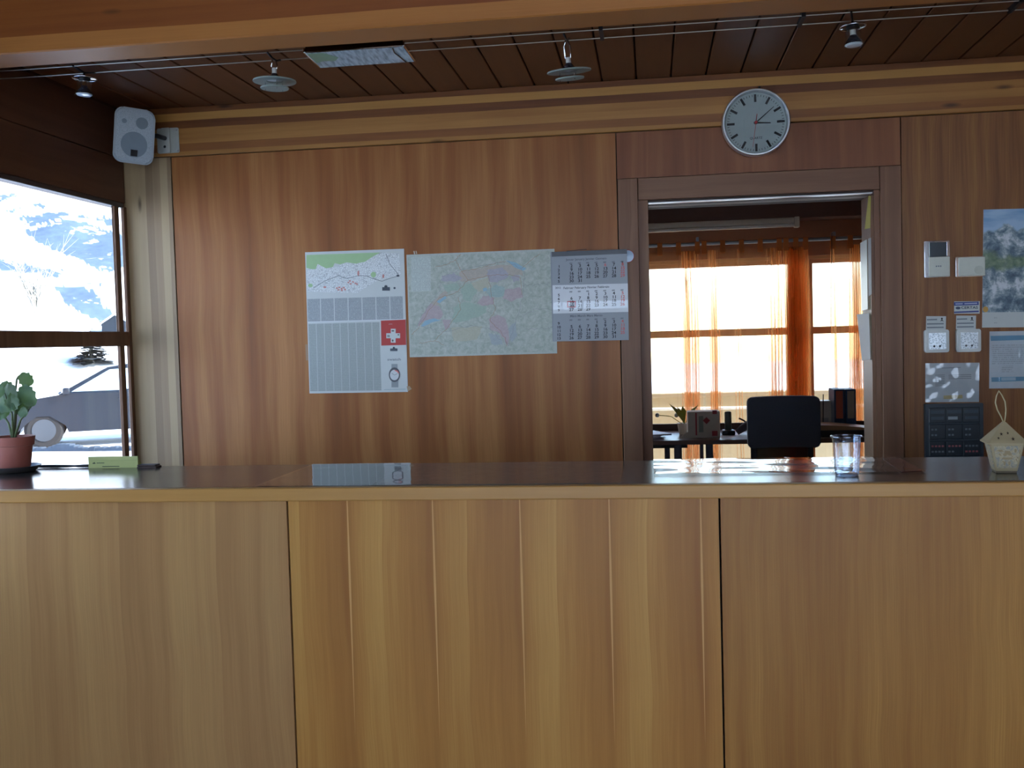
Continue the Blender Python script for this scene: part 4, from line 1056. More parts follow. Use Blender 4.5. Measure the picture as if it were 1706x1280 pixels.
# ------------------------------------------------------------------ papers on the doorway reveal
def reveal_sheet(name, pts, label, cat, mat, x=.8785):
    bm = NB(); q = [onX(px, py, x) for px, py in pts]
    A = [bm.verts.new(p) for p in q]; Bv = [bm.verts.new(p + Vector((.0008, 0, 0))) for p in q]
    bm.faces.new(A); bm.faces.new(Bv[::-1]); n = len(q)
    for i in range(n): bm.faces.new((A[i], A[(i + 1) % n], Bv[(i + 1) % n], Bv[i]))
    return mk(name, bm, mat, label=label, cat=cat, base=q[0])
reveal_sheet('yellow_streamer', [(1447, 326), (1450.5, 327), (1449.5, 380), (1440.5, 382)], 'narrow yellow paper streamer hanging on the doorway side', 'paper', plain('yellow_paper', '#b5a838', .6))
reveal_sheet('hanging_list', [(1433, 405), (1444, 399), (1445.5, 515), (1435.5, 518)], 'long pale sheet pinned to the doorway side below the yellow streamer', 'paper', plain('list_paper', '#b8c4c4', .3))
reveal_sheet('back_sheet', [(1446, 398), (1451, 396), (1452, 490), (1447, 494)], 'narrow grey sheet behind the long pale list on the doorway side', 'paper', plain('grey_sheet', '#8b8f94', .5), .8795)
nt = reveal_sheet('handwritten_note', [(1427.5, 524), (1447.5, 522), (1450, 599), (1436, 601)], 'crooked grey note with handwriting hanging lowest on the doorway side', 'paper', plain('note_paper', '#a2a4a8', .5), .872)

# ------------------------------------------------------------------ things on the counter
def sheetgrid(name, x0, x1, y0, y1, z, mat, label, cat, amp, seed, skew=0.0):
    bm = NB(); g = []; nx, ny = 60, 24
    for j in range(ny + 1):
        row = []
        for i in range(nx + 1):
            x = x0 + (x1 - x0) * i / nx + skew * (1 - j / ny); y = y0 + (y1 - y0) * j / ny
            row.append(bm.verts.new((x, y, z + amp * (.5 + mnoise.noise(Vector((x * 7, y * 17, seed)))))))
        g.append(row)
    for j in range(ny):
        for i in range(nx): bm.faces.new((g[j][i], g[j][i + 1], g[j + 1][i + 1], g[j + 1][i]))
    return mk(name, bm, mat, smooth=True, label=label, cat=cat, base=((x0 + x1) / 2, (y0 + y1) / 2, CZ))
M_FILM = thin_glass('clear_desk_film', (.9, .92, .93, 1), .035, ior=1.5, boost=1.0, base=.03)
M_FILM2 = thin_glass('clear_desk_film_wavy', (.92, .94, .95, 1), .02, ior=1.5, boost=1.0, base=.05)
sheetgrid('desk_film', -1.0, -.08, CF + .03, CB, CZ + .0016, M_FILM, 'clear plastic film over a printed map on the counter before the calendar', 'film', .0004, 1)
def flat(name, pts, z, mat, label, cat, th_=.0006):
    bm = NB(); prism(bm, pts, z, z + th_, 'XY')
    cx_ = sum(p[0] for p in pts) / len(pts); cy_ = sum(p[1] for p in pts) / len(pts)
    return mk(name, bm, mat, label=label, cat=cat, base=(cx_, cy_, CZ))
flat('printed_map_sheet', [(-.70, CF + .03), (-.08, CF + .03), (-.085, CB - .01), (-.70, CB - .01)], CZ + .0003, mapmat('counter_map_print', '#5c5650', '#77706a', 25), 'greyish printed map lying under clear film on the counter', 'map')
sheetgrid('desk_film', .0, .66, -1.66, CB, CZ + .0026, M_FILM2, 'wavy clear plastic film over leaflets on the counter before the doorway', 'film', .0024, 4)
rl = random.Random(3)
lx = [.02, .16, .30]
for k, x in enumerate(lx):
    a = rl.uniform(-.15, .15); M = Matrix.Translation((x + .07, -1.50 + .02 * (k % 2), 0)) @ Matrix.Rotation(a, 4, 'Z')
    pts = [tuple((M @ Vector((u, v, 0)))[:2]) for u, v in ((-.075, -.105), (.075, -.105), (.075, .105), (-.075, .105))]
    lf = flat('leaflet', pts, CZ + .0004 + .0006 * k, plain('leaflet_%d' % k, ('#cfd6da', '#d8d2cc', '#c6cfd6')[k], .15), ('pale glossy leaflet under the film nearest the printed map', 'middle one of three glossy leaflets under the wavy film', 'glossy leaflet under the wavy film beside the plastic cup')[k], 'leaflet')
flat('red_card', [tuple(onZ(*p, CZ)[:2]) for p in ((1470, 764.5), (1500, 764.2), (1537, 785), (1502, 787))], CZ + .0006, plain('red_card', '#7d2024', .3), 'dark red card under the film edge on the counter', 'card')

def cup():
    b = onZ(1411, 792, CZ)
    t = NT('clear_cup'); tr = t.n('BsdfTransparent'); tr.inputs[0].default_value = (.80, .85, .94, 1); gl = t.n('BsdfGlossy'); gl.inputs['Roughness'].default_value = .08; gl.inputs[0].default_value = (.85, .92, 1, 1)
    lw = t.n('LayerWeight'); lw.inputs['Blend'].default_value = .35; f = t.math('MULTIPLY_ADD', t.math('POWER', lw.outputs['Facing'], 1.6), .7, .20)
    tc = t.n('TexCoord'); bp = t.n('Bump'); t.put(bp.inputs['Height'], t.noise(tc.outputs['Object'], 60, 2)); bp.inputs['Strength'].default_value = .3; bp.inputs['Distance'].default_value = .002; t.put(gl.inputs['Normal'], bp.outputs[0])
    mx = t.n('MixShader'); t.put(mx.inputs[0], f); t.put(mx.inputs[1], tr); t.put(mx.inputs[2], gl); t.put(t.out.inputs['Surface'], mx)
    th = thing('plastic_cup', (b.x, b.y, CZ), 'clear disposable plastic cup standing on the counter', 'cup')
    mk('cup_wall', T(lathe, [(0, .006), (.024, .005), (.0255, 0), (.0275, .002), (.0285, .012), (.031, .05), (.0312, .054), (.0335, .092), (.0345, .0945)], seg=48, cap=False), t.m, th, local=True, smooth=40)
    mk('rolled_rim', T(tube, [(.0355 * math.cos(2 * PI * k / 40), .0355 * math.sin(2 * PI * k / 40), .0955) for k in range(40)], .0022, 8, True), t.m, th, local=True, smooth=True)
cup()

def lantern():
    b = onZ(1673, 786, CZ)
    th = thing('lantern_house', (b.x, b.y, CZ), 'small cream house shaped lantern with star holes and ribbon loop', 'lantern', rot=Matrix.Rotation(math.radians(-6), 4, 'Z') @ Matrix.Diagonal((.88, .88, 1, 1)))
    m = plain('lantern_cream', '#a89b7a', .6)
    def fr(bm, w0, z0, w1, z1):
        A = [bm.verts.new((sx * w0, sy * w0, z0)) for sx, sy in ((-1, -1), (1, -1), (1, 1), (-1, 1))]; Bv = [bm.verts.new((sx * w1, sy * w1, z1)) for sx, sy in ((-1, -1), (1, -1), (1, 1), (-1, 1))]
        bm.faces.new(A[::-1]); bm.faces.new(Bv)
        for i in range(4): bm.faces.new((A[i], A[(i + 1) % 4], Bv[(i + 1) % 4], Bv[i]))
    bm = NB(); fr(bm, .0275, 0.004, .0425, .074); bmesh.ops.bevel(bm, geom=bm.edges[:], offset=.0015, segments=1, affect='EDGES'); mk('body', bm, m, th, local=True)
    mk('foot', B(-.026, .026, -.026, .026, 0, .004), plain('lantern_foot', '#6d6350', .7), th, local=True)
    bm = NB(); fr(bm, .051, .073, .004, .121); mk('roof', bm, m, th, local=True)
    mk('eaves', B(-.0515, .0515, -.0515, .0515, .070, .0745, bev=.001, seg=1), m, th, local=True)
    t = NT('lantern_picture'); tc = t.n('TexCoord'); n1 = t.noise(tc.outputs['Object'], 75, 3, .6, 1.5)
    pm = t.fin(t.ramp(n1, [(.36, '#8a8f8c'), (.47, '#a9a188'), (.58, '#bdb193'), (.66, '#8b7a58')]), .6); t.bump(n1, .6, .002)
    def face(rz):
        M = Matrix.Rotation(rz, 4, 'Z'); bm = NB()
        q = [(-.0235, -.0300, .012), (.0235, -.0300, .012), (.0345, -.0420, .066), (-.0345, -.0420, .066)]
        A = [bm.verts.new(Vector((x, y - .0008, z))) for x, y, z in q]; Bv = [bm.verts.new(Vector((x, y + .002, z))) for x, y, z in q]
        bm.faces.new(A); bm.faces.new(Bv[::-1])
        for i in range(4): bm.faces.new((A[i], A[(i + 1) % 4], Bv[(i + 1) % 4], Bv[i]))
        bm.transform(M); return mk('relief_panel', bm, pm, th, local=True)
    for k in range(4): face(k * PI / 2)
    rel = NB()
    for (x, z, rx, rz_) in ((0, .052, .007, .007), (-.006, .046, .005, .004), (.006, .047, .005, .004), (0, .036, .014, .003), (-.006, .026, .003, .007), (.006, .026, .003, .007), (-.018, .055, .006, .003), (.020, .056, .003, .006)):
        yb = -.0300 - (z - .012) / .054 * .012 - .0009
        rel.faces.new([rel.verts.new((x + rx * math.cos(2 * PI * k / 12), yb - .0004, z + rz_ * math.sin(2 * PI * k / 12))) for k in range(12)])
    mk('flower_relief', rel, plain('lantern_flower', '#9a8a66', .6), th, local=True)
    st = plain('star_dark', '#33291c', .8)
    for x, z, s_ in ((-.013, .094, .0045), (.0035, .096, .0038), (-.022, .085, .0036), (.014, .083, .0048)):
        y = -(.051 - (z - .073) * .047 / .048) - .0006
        bm = NB(); pts = [(x + (s_ if k % 2 == 0 else s_ * .42) * math.sin(PI * k / 5), z + (s_ if k % 2 == 0 else s_ * .42) * math.cos(PI * k / 5)) for k in range(10)]
        bm.faces.new([bm.verts.new((u, y + (v - z) * .98, v)) for u, v in pts]); mk('star_hole', bm, st, th, local=True)
    bm = NB(); tube(bm, [(-.001, 0, .119), (-.006, 0, .132), (-.016, .0, .150), (-.021, 0, .168), (-.018, 0, .184), (-.012, 0, .196), (-.004, .002, .186), (.004, .002, .170), (.006, .002, .150), (.005, .002, .136), (.001, 0, .119)], .0018, 8)
    mk('ribbon_loop', bm, plain('ribbon_gold', '#b3a67c', .35), th, local=True, smooth=True)
lantern()

def plant():
    c = onZ(25, 783, CZ); c = Vector((c.x, -1.432, CZ)); c.x = onY(25, 783, -1.432).x
    th = thing('potted_plant', c, 'leafy green plant in a brown plastic pot on a dark saucer', 'potted plant')
    m = plain('pot_brown', '#9c5a4e', .5)
    mk('pot', T(lathe, [(0, .012), (.043, .012), (.0445, .016), (.052, .078), (.0565, .079), (.0605, .106), (.0575, .106), (.054, .090), (0, .090)], seg=48, cap=False), m, th, local=True, smooth=35)
    mk('soil', T(lathe, [(0, .094), (.054, .094), (.054, .088), (0, .088)], seg=32, cap=False), plain('soil', '#2c2019', .9, var=.4), th, local=True)
    mk('saucer', T(lathe, [(0, .0), (.055, .0), (.060, .003), (.0745, .017), (.0735, .018), (.058, .008), (0, .006)], seg=48, cap=False), plain('saucer_dark', '#4a4848', .4), th, local=True, smooth=35)
    sm = plain('plant_stem', '#5c6a48', .6)
    lm = NT('leaf_green'); tc = lm.n('TexCoord'); lm.b.inputs['Subsurface Weight'].default_value = 0
    leafc = lm.mix(lm.noise(tc.outputs['Object'], 30, 3), lin('#35503a'), lin('#5b7a4a'))
    lm.fin(leafc, .5); tl = lm.n('BsdfTranslucent'); lm.put(tl.inputs[0], lm.mix(.5, leafc, lin('#8aa84a'))); mx = lm.n('MixShader'); mx.inputs[0].default_value = .3
    lm.put(mx.inputs[1], lm.b); lm.put(mx.inputs[2], tl); lm.put(lm.out.inputs['Surface'], mx); lm = lm.m
    def P(px, py, dy=0.0): return onY(px, py, -1.432 + dy) - c
    root = Vector((0, 0, .09))
    stems = [[root, P(24, 700), P(25, 675), P(26, 650), P(28, 632), P(31, 626)], [root, P(34, 700, -.01), P(46, 685, -.02), P(54, 672, -.02)], [root, P(14, 705, .01), P(4, 690, .02), P(-10, 676, .02)], [root, P(27, 690, .02), P(30, 672, .03), P(33, 655, .03)], [root, P(20, 690, -.02), P(12, 670, -.03), P(8, 655, -.03)]]
    for s_ in stems: mk('stem', T(tube, s_, [.0045] + [.0032] * (len(s_) - 2) + [.0018], 8), sm, th, local=True, smooth=True)
    leaves = [((33, 624), (53, 640), .030, 0), ((36, 643), (55, 674), .034, -.01), ((28, 662), (6, 648), .040, -.01), ((22, 655), (2, 640), .034, .02), ((30, 668), (12, 672), .036, -.03), ((40, 676), (54, 672), .022, -.02), ((20, 680), (-4, 668), .036, .0), ((16, 684), (-8, 692), .030, .02), ((34, 672), (40, 694), .026, .03), ((8, 655), (-16, 645), .034, -.02), ((28, 652), (30, 674), .034, .02), ((24, 660), (18, 684), .034, -.035), ((-2, 690), (-22, 680), .03, .01), ((32, 684), (44, 690), .022, -.03)]
    for k, (p0, p1, wd, dy) in enumerate(leaves):
        rr = random.Random(k); a = P(*p0, dy); b = P(*p1, dy + rr.uniform(-.02, .02)); d = b - a; L_ = d.length; d.normalize()
        s_ = d.cross(Vector((rr.uniform(-.35, .35), -1, rr.uniform(-.2, .35)))).normalized(); n_ = s_.cross(d)
        bm = NB(); N = 13; rows = []
        for i in range(N + 1):
            f = i / N; prof = math.sin(PI * min(1, f * .93 + .05)) ** .6 * wd * .72 * (1 + .12 * math.sin(f * PI * 7 + k))
            ctr = a + d * L_ * f * 1.05 - n_ * .25 * L_ * (f - .4) ** 2
            rows.append([bm.verts.new(ctr + s_ * prof * q + n_ * (.10 * wd * abs(q) + .05 * wd * math.sin(f * 8 + q * 3))) for q in (-1, -.5, 0, .5, 1)])
        for A, Bq in zip(rows, rows[1:]):
            for i in range(4): bm.faces.new((A[i], A[i + 1], Bq[i + 1], Bq[i]))
        mk('leaf', bm, lm, th, local=True, smooth=True)
plant()

def card_box():
    p0 = onZ(148, 779, CZ); x0 = onY(147.5, 778, -1.372).x; x1 = onY(230, 777, -1.372).x
    th = thing('card_box', ((x0 + x1) / 2, -1.372, CZ), 'yellow green folded card box beside the flowerpot on the counter', 'box')
    w_ = (x1 - x0) / 2; h_ = .0345
    m = plain('yellow_card', '#b9c07a', .5)
    bm = NB(); prism(bm, [(0, 0), (.026, 0), (.004, h_), (0, h_)], -w_, w_, 'YZ'); mk('carton', bm, m, th, local=True)
    mk('flap', B(-w_ + .008, w_ - .004, -.0006, 0, h_ * .64, h_ * .66), plain('card_crease', '#98a05e', .5), th, local=True)
    ink = plain('card_ink', '#3f4a34', .6)
    bm = NB(); bm.faces.new([bm.verts.new((-w_ + x, -.0008, z)) for x, z in ((.013, .013), (.024, .013), (.0205, .019), (.0185, .0165), (.016, .017))]); box(bm, -w_ + .027, -w_ + .052, -.0009, -.0005, .0142, .0162); mk('logo_print', bm, ink, th, local=True)
    mk('text_line', B(-w_ + .045, -w_ + .100, -.0009, -.0005, .0035, .0055), ink, th, local=True)
card_box()
def dark_strip():
    bm = NB(); xs = [(58, 772), (75, 771.5), (95, 771), (112, 772.5), (125, 773.5), (138, 772), (150, 771)]
    pts = [onY(px, py, -1.352) for px, py in xs]
    tube(bm, [(p.x, -1.356, CZ + .0052 + .0 * i) for i, p in enumerate(pts)], [.004, .005, .0052, .0042, .0032, .0046, .005], 10)
    mk('flat_cable', bm, plain('cable_dark', '#33343c', .5), smooth=True, label='dark lumpy cable lying along the counter edge between flowerpot and card box', cat='cable', base=(pts[0].x, -1.356, CZ))
    a = onY(232, 776, -1.37).x; b = onY(264, 776, -1.37).x
    bm = NB(); box(bm, a, b, -1.385, -1.35, CZ, CZ + .004); box(bm, a, b - .004, -1.383, -1.352, CZ + .005, CZ + .0095)
    bmesh.ops.bevel(bm, geom=bm.edges[:], offset=.0008, segments=1, affect='EDGES')
    mk('notebook', bm, plain('notebook_brown', '#4a3a34', .6), label='small dark brown notebook lying behind the yellow card box', cat='notebook', base=((a + b) / 2, -1.367, CZ))
dark_strip()

# ------------------------------------------------------------------ office furniture
def office():
    wd = plain('desk_brown', '#6f5244', .3); mt = plain('desk_metal', '#4a4a54', .35, .6)
    DY0, DY1, DZt = 2.66, 3.42, .75
    dk = thing('office_desk', (.6, 3.0, 0), 'brown office desk on paired grey metal legs under the window', 'desk')
    mk('top', B(-.55, 2.2, DY0, DY1, DZt - .03, DZt, bev=.004, seg=1), wd, dk)
    mk('cable_trunking', B(-.55, 2.2, DY1 - .025, DY1, DZt, DZt + .05, bev=.003, seg=1), plain('desk_board', '#4c3028', .5), label='long dark brown trunking board along the back of the office desk', cat='board', base=(.8, DY1, DZt))
    for px0, px1, y in ((1107, 1116, 2.76), (1123, 1136, 2.70), (1166, 1172, 2.78), (1176, 1188, 2.70)):
        x0, x1 = onY(px0, 745, y).x, onY(px1, 745, y).x
        mk('leg', B(x0, x1, y, y + .05, 0, DZt - .03, bev=.004, seg=1), mt, dk)
    mk('leg', B(2.1, 2.15, 2.72, 2.77, 0, DZt - .03), mt, dk)
    mk('modesty_rail', B(-.5, onY(1145, 735, 2.7).x, 2.70, 2.74, DZt - .055, DZt - .03), M_BLACK, dk)
    # chair
    cy = 2.12; x0, x1 = onY(1245, 700, cy).x, onY(1366, 700, cy).x; zt, zb = onY(1305, 660, cy).z, onY(1305, 745, cy).z; cx_ = (x0 + x1) / 2
    ch = thing('office_chair', (cx_, cy + .1, 0), 'dark upholstered office chair seen from behind at the desk', 'chair')
    fab = NT('chair_fabric'); tc = fab.n('TexCoord'); nf = fab.noise(tc.outputs['Object'], 300, 2); fab.bump(nf, .3, .001); fab = fab.fin(fab.mix(nf, lin('#4a4d5a'), lin('#5c606c')), .85)
    bm = NB(); prism(bm, rrect(x1 - x0, zt - zb, .03, 5), -.03, .03, 'XZ')
    bmesh.ops.bevel(bm, geom=[e for e in bm.edges if abs(e.verts[0].co.y - e.verts[1].co.y) < 1e-5], offset=.012, segments=2, affect='EDGES')
    bmesh.ops.subdivide_edges(bm, edges=[e for e in bm.edges if abs(e.verts[0].co.x - e.verts[1].co.x) > .3], cuts=10)
    for v in bm.verts: v.co.y += -.35 * (v.co.x ** 2) * -1 * -1 + .02; v.co.z += -.12 * v.co.x ** 2
    bm.transform(Matrix.Translation((cx_, cy, (zt + zb) / 2))); mk('backrest', bm, fab, ch, smooth=40)
    for px0, px1 in ((1252, 1262), (1347, 1357)):
        a, b = onY(px0, 755, cy).x, onY(px1, 755, cy).x
        mk('back_upright', B(a, b, cy + .03, cy + .06, .50, zt - .1, bev=.004, seg=1), M_BLACK, ch)
    a, b = onY(1262, 755, cy).x, onY(1347, 755, cy).x
    t = NT('chair_mesh'); vo = t.n('TexWave'); tc = t.n('TexCoord'); t.put(vo.inputs['Vector'], tc.outputs['Object']); vo.inputs['Scale'].default_value = 70; vo.bands_direction = 'DIAGONAL'
    tr = t.n('BsdfTransparent'); df = t.n('BsdfDiffuse'); df.inputs[0].default_value = lin('#20242a'); mx = t.n('MixShader'); t.put(mx.inputs[0], t.ramp(vo.outputs['Fac'], [(.4, (.35, .35, .35, 1)), (.5, (1, 1, 1, 1))])); t.put(mx.inputs[1], tr); t.put(mx.inputs[2], df); t.put(t.out.inputs['Surface'], mx)
    mk('lumbar_mesh', B(a, b, cy + .04, cy + .045, .52, zb + .01), t.m, ch)
    bm = B(cx_ - .24, cx_ + .24, cy + .05, cy + .52, .42, .50, bev=.03, seg=3); mk('seat', bm, fab, ch, smooth=40)
    mk('gas_column', T(tube, [(cx_, cy + .28, .07), (cx_, cy + .28, .43)], .028, 14), M_BLACK, ch, smooth=40)
    for k in range(5):
        an = 2 * PI * k / 5 + .3; e = Vector((cx_ + .29 * math.cos(an), cy + .28 + .29 * math.sin(an), .075))
        mk('base_arm', T(tube, [(cx_, cy + .28, .09), e], [.025, .015], 8), M_BLACK, ch)
        mk('caster', T(lathe, [(0, -.02), (.028, -.02), (.03, -.015), (.03, .015), (.028, .02), (0, .02)], (e.x, e.y, .03), 16, Matrix.Rotation(PI / 2, 4, 'X'), False), M_BLACK, ch)
    # carton with red marks
    by = 2.80; x0, x1 = onY(1146, 720, by).x, onY(1200, 720, by).x; h_ = onY(1170, 686, by).z - DZt
    cb = thing('cardboard_carton', ((x0 + x1) / 2, by + .08, DZt), 'pale cardboard carton with red print standing on the office desk', 'box')
    cm = plain('carton_pale', '#cfc4b4', .7)
    bm = B(x0, x1, by, by + .16, DZt, DZt + h_, bev=.006, seg=2)
    mk('carton', bm, cm, cb)
    rp = plain('carton_red', '#a8383a', .6)
    mk('red_stripe', B(x0 + .052, x0 + .062, by - .0012, by, DZt + .02, DZt + h_ - .008), rp, cb)
    bm = NB(); xm, zm = onY(1177, 701, by).x, onY(1177, 701, by).z; prism(bm, [(xm - .024, zm), (xm, zm - .024), (xm + .024, zm), (xm, zm + .024)], by - .0014, by, 'XZ'); mk('red_emblem', bm, rp, cb)
    mk('red_tab', B(x1 - .055, x1 - .018, by - .0012, by, DZt + .014, DZt + .048), rp, cb)
    mk('red_tab', B(x1 - .050, x1 - .020, by - .003, by + .02, DZt + h_ - .018, DZt + h_ + .006), rp, cb)
    mk('green_print', B(x0 + .075, x0 + .105, by - .0012, by, DZt + .04, DZt + h_ - .03), plain('carton_grey', '#8e9488', .7), cb)
    bm = NB(); prism(bm, [(x0 - .065, DZt + .002), (x0 + .04, DZt + .002), (x0 + .012, DZt + .05), (x0 - .01, DZt + .04)], by - .012, by - .008, 'XZ'); mk('open_flap', bm, cm, cb)
    # phone
    px_ = onY(1213, 700, 3.0); ph = thing('desk_phone', (px_.x, 3.0, DZt), 'dark cordless phone standing in its charger on the desk', 'phone')
    mk('charger', B(px_.x - .045, px_.x + .045, 2.95, 3.06, DZt, DZt + .035, bev=.01), M_BLACK, ph, smooth=40)
    mk('handset', B(px_.x - .024, px_.x + .024, 2.99, 3.018, DZt + .02, DZt + .165, bev=.012, seg=3), plain('handset', '#3d4038', .4), ph, smooth=40)
    # papers
    for k, (x, y, an, hh, c_, lab) in enumerate(((-.07, 2.90, .20, .010, '#8d90a0', 'grey folder at the bottom of the paper heap left of the carton'), (-.05, 2.88, -.25, .012, '#a9adc0', 'bluish magazine in the middle of the paper heap left of the carton'), (-.03, 2.90, .42, .010, '#c4c6d2', 'white papers on top of the heap left of the carton'))):
        z = DZt + (0, .0105, .023)[k]
        bm = NB(); box(bm, -.105, .105, -.148, .148, 0, hh, Matrix.Translation((x, y, z)) @ Matrix.Rotation(an, 4, 'Z'))
        mk('paper_heap', bm, plain('office_paper_%d' % k, c_, .5), label=lab, cat='papers', group='paper heap beside the carton', base=(x, y, z))
    sx0 = onY(1202, 720, 2.75).x
    for k in range(2):
        bm = B(sx0 + .1 * k, sx0 + .21 + .1 * k, 2.70 + .05 * k, 2.98 + .05 * k, DZt + .002 * k, DZt + .0015 + .002 * k)
        mk('paper_sheet', bm, M_PAPER, label=('white sheet of paper lying before the desk phone', 'white sheet of paper lying half under the chair side of the desk')[k], cat='paper', base=(sx0, 2.8, DZt))
    bm = NB(); q0 = onY(1252, 715, 2.95); tube(bm, [(q0.x - .10, 2.95, DZt + .02), (q0.x - .06, 2.95, DZt + .05), (q0.x, 2.95, DZt + .085)], [.02, .028, .03], 8)
    mk('cloth_bundle', bm, plain('cord_brown', '#54454a', .5), smooth=True, label='bundled brown cloth lying on the desk behind the chair', cat='cloth', base=(q0.x, 2.95, DZt))
    bm = NB(); a = onY(1231, 697, 3.05); b = onY(1246, 706, 3.05); tube(bm, [a, (a + b) / 2 + Vector((0, 0, .004)), b, Vector((b.x + .05, 3.05, DZt + .006))], .006, 8)
    mk('dark_rod', bm, M_BLACK, smooth=True, label='thin dark bent rod leaning beside the chair back on the desk', cat='rod', base=(b.x + .05, 3.05, DZt))
    # binders
    for k, (p0, p1, lc, lab) in enumerate(((1390, 1408, '#b8634e', 'blue ring binder with orange spine label on the desk'), (1409, 1427, '#a8a498', 'blue ring binder with pale grey spine label on the desk'))):
        y = 3.02; x0, x1 = onY(p0, 690, y).x, onY(p1, 690, y).x; zt2 = onY(p0, 649, y).z
        bd = thing('ring_binder', ((x0 + x1) / 2, y, DZt), lab, 'binder')
        mk('cover', B(x0, x1 - .002, y, y + .22, DZt, zt2, bev=.003, seg=1), plain('binder_blue', '#2d5078', .5), bd)
        mk('spine_label', B(x0 + .012, x1 - .014, y - .0015, y, DZt + .10, zt2 - .012), plain('binder_label_%d' % k, lc, .6), bd)
        mk('finger_ring', T(lathe, [(.009, 0), (.012, 0), (.012, .002), (.009, .002)], ((x0 + x1) / 2, y, DZt + .05), 16, Matrix.Rotation(PI / 2, 4, 'X'), False), M_STEEL, bd)
    # letter tray with curved wooden top
    y = 2.74; x0, x1 = onY(1364, 720, y).x, onY(1436, 720, y).x + .12
    lt = thing('letter_tray', ((x0 + x1) / 2, y + .1, DZt), 'dark letter tray with light curved wooden lid on the desk', 'tray')
    mk('tray', B(x0, x1, y, y + .26, DZt, DZt + .045, bev=.004, seg=1), plain('tray_dark', '#3a3b40', .5), lt)
    bm = NB(); N = 14
    top = [(x0 + (x1 - x0) * i / N, DZt + .046 + .034 * math.cos((i / N) * PI / 2)) for i in range(N + 1)]
    prism(bm, [(x0, DZt + .046)] + top + [(x1, DZt + .045)], y + .0, y + .26, 'XZ'); mk('lid', bm, plain('lid_wood', '#b08a60', .4), lt)
    # plain white upright panel and antenna
    y = 3.1; x0, x1 = onY(1364, 690, y).x, onY(1385, 690, y).x
    bf = thing('white_panel', ((x0 + x1) / 2, y, DZt), 'white upright panel standing beside the binders on the desk', 'box file')
    mk('case', B(x0, x1, y, y + .1, DZt, onY(1377, 668, y).z, bev=.003, seg=1), M_WHITE, bf)
    mk('label', B(x0 + .02, x1 - .02, y - .001, y, DZt + .06, DZt + .10), plain('panel_label', '#aab4bc', .5), bf)
    q = onY(1371, 700, 3.04); rd = thing('desk_radio', (q.x, 3.04, DZt), 'small black radio with upright thin antenna on the desk', 'radio')
    mk('case', B(q.x - .03, q.x + .05, 3.025, 3.085, DZt, DZt + .045, bev=.006), M_BLACK, rd, smooth=40)
    mk('antenna', T(tube, [(q.x, 3.04, DZt + .04), onY(1371.5, 657, 3.04)], .0035, 8), M_BLACK, rd)
    # yellow-green plant
    pb = onY(1140, 700, 3.22); vp = thing('small_desk_plant', (pb.x, 3.1, DZt), 'yellow green leafy plant with white blossoms behind the carton', 'plant')
    mk('pot', T(lathe, [(0, 0), (.04, 0), (.055, .08), (.05, .08), (0, .07)], (pb.x, 3.1, DZt), 24, None, False), M_OFFW, vp, smooth=35)
    lf = plain('plant_lime', '#8f9438', .5)
    for k in range(9):
        rr = random.Random(k + 40); an = rr.uniform(0, 2 * PI); l = rr.uniform(.12, .2)
        e = Vector((pb.x + math.cos(an) * l * .6, 3.1 + math.sin(an) * l * .3, DZt + .08 + l * .75)); b0 = Vector((pb.x, 3.1, DZt + .07)); s_ = Vector((0, 0, 1)).cross(e - b0).normalized() * .02
        mid_ = (b0 + e) / 2 + Vector((0, 0, .03)); bm = NB(); bm.faces.new([bm.verts.new(p) for p in (b0, mid_ + s_, e, mid_ - s_)]); mk('leaf', bm, lf, vp)
    for px, py in ((1095, 692), (1127, 692)):
        e = onY(px, py, 3.2); bm = NB()
        tube(bm, [Vector((pb.x, 3.1, DZt + .06)), (Vector((pb.x, 3.1, DZt + .06)) + e) / 2 + Vector((0, 0, .03)), e], .003, 6); mk('flower_stalk', bm, lf, vp)
        bm = NB(); bmesh.ops.create_icosphere(bm, subdivisions=2, radius=.016, matrix=Matrix.Translation(e)); mk('blossom', bm, M_PAPER, vp, smooth=True)
    # light fitting above the window
    x0, x1 = -.9, onY(1331, 367, 3.33).x
    lf_ = thing('tube_light', ((x0 + x1) / 2, 3.33, 2.275), 'long white tube light fitting along the office beam, switched off', 'light')
    mk('housing', B(x0, x1 - .035, 3.30, 3.36, 2.235, 2.276, bev=.006), M_OFFW, lf_, smooth=40)
    mk('tube', T(tube, [(x0, 3.315, 2.222), (x1 - .03, 3.315, 2.222)], .013, 14), plain('tube_white', '#e6e6e0', .2), lf_, smooth=40)
    mk('end_cap', B(x1 - .035, x1, 3.29, 3.36, 2.205, 2.280, bev=.005), M_OFFW, lf_, smooth=40)
    # curtain rod and curtains
    RY, RZ = 3.47, 2.128
    rdm = plain('rod_grey', '#8f959c', .35, .5)
    rod = thing('curtain_rod', (.6, RY, RZ), 'grey metal curtain rod across the office window', 'curtain rod')
    mk('rod', T(tube, [(-1.1, RY, RZ), (2.2, RY, RZ)], .013, 12), rdm, rod, smooth=40)
    for x in (-.8, onY(1162, 395, RY).x, onY(1390, 385, RY).x):
        mk('holder', B(x - .008, x + .008, RY - .006, 3.571, RZ - .004, RZ + .05), rdm, rod)
    cl = sheer('orange_sheer', '#f8b878', .90); tb = plain('tab_orange', '#c4733a', .8)
    def X_(px): return onY(px, 500, RY).x
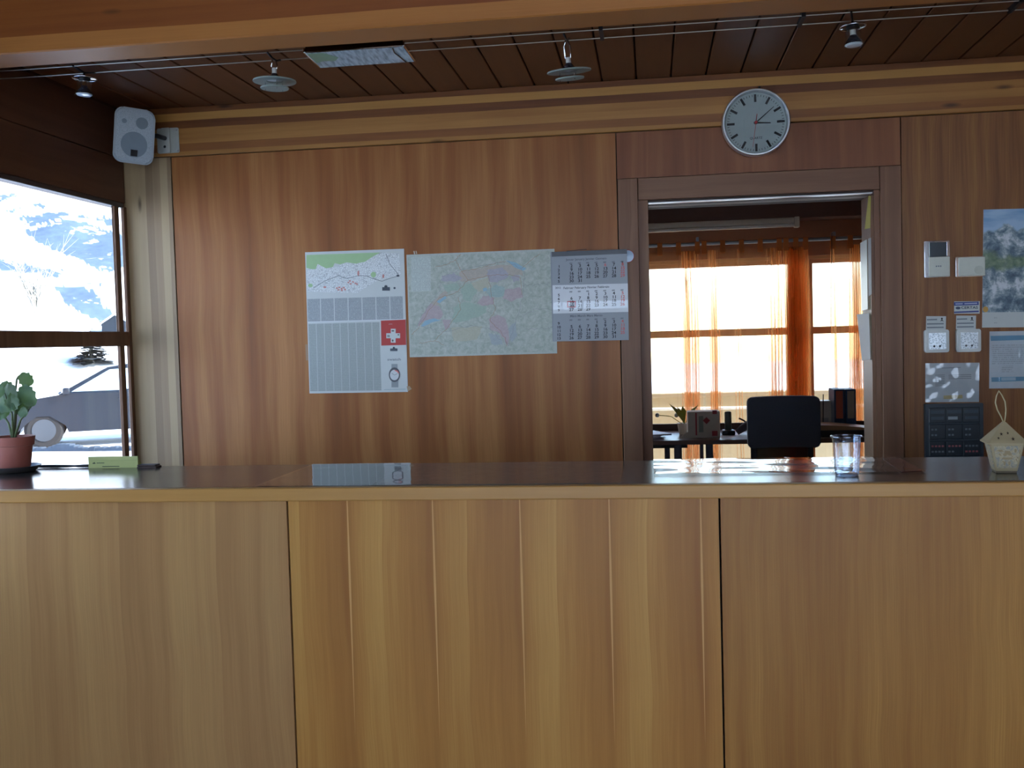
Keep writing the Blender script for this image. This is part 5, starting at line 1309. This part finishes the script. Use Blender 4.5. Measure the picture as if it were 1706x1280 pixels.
    panels = [('orange sheer curtain panel gathered at its right edge beside the door jamb', X_(1035), X_(1168), 9, [(.86, .10, 5.0), (.30, .05, 1.6)]),
              ('orange sheer curtain panel in the middle of the wide office window', X_(1170), X_(1304), 9, [(.14, .07, 3.2), (.92, .09, 4.0), (.45, .05, 1.5)]),
              ('narrow tightly gathered orange curtain in front of the window mullion', X_(1306), X_(1348), 5, [(.5, .6, 4.5)]),
              ('orange sheer curtain panel at the narrow office window', X_(1384), X_(1480), 6, [(.45, .12, 5.0), (.05, .05, 3.0)])]
    for lab, x0, x1, nf_, den in panels:
        c_ = thing('sheer_curtain', ((x0 + x1) / 2, RY, RZ), lab, 'curtain', 'orange curtains of the office window')
        nx, nz = 150, 14
        def dens(f): return .55 + sum(a * math.exp(-((f - m_) / w__) ** 2) for m_, w__, a in den)
        acc = [0.0]
        for i in range(nx): acc.append(acc[-1] + dens((i + .5) / nx))
        bm = NB(); g = []
        for j in range(nz + 1):
            v_ = j / nz; z = RZ - .05 - 1.85 * v_
            row = []
            for i in range(nx + 1):
                f = i / nx; ph_ = acc[i] / nx * 2 * PI * nf_ * .9
                amp = (.006 + .010 * dens(f)) * min(1, .35 + v_ * 2.2); amp = min(amp, .042)
                sway = .012 * math.sin(v_ * 3 + f * 9) * v_
                row.append(bm.verts.new((x0 + (x1 - x0) * f + .35 * amp * math.sin(2 * ph_ + v_) + sway, RY + amp * math.sin(ph_ + .5 * math.sin(v_ * 4 + f * 5)), z)))
            g.append(row)
        for j in range(nz):
            for i in range(nx): bm.faces.new((g[j][i], g[j][i + 1], g[j + 1][i + 1], g[j + 1][i]))
        mk('cloth', bm, cl, c_, smooth=True)
        nt_ = max(2, int((x1 - x0) / .12))
        for k in range(nt_ + 1):
            x = x0 + .02 + (x1 - x0 - .04) * k / nt_
            bm = NB(); prism(bm, [(RY - .017, RZ - .075), (RY - .017, RZ + .014), (RY, RZ + .020), (RY + .017, RZ + .014), (RY + .017, RZ - .075), (RY + .015, RZ - .075), (RY + .015, RZ + .012), (RY, RZ + .017), (RY - .015, RZ + .012), (RY - .015, RZ - .075)], x - .018, x + .018, 'YZ')
            mk('tab', bm, tb, c_)
    bm = NB(); a = onY(1386, 388, 3.42); b = onY(1384, 548, 3.42); tube(bm, [a, b], .002, 6); mk('blind_cord', bm, M_BLACK, label='thin dark pull cord hanging in front of the narrow office window', cat='cord', base=a)
office()

bpy.data.objects.remove(FONT_OBJ)
bpy.data.curves.remove(FONT_TMP)
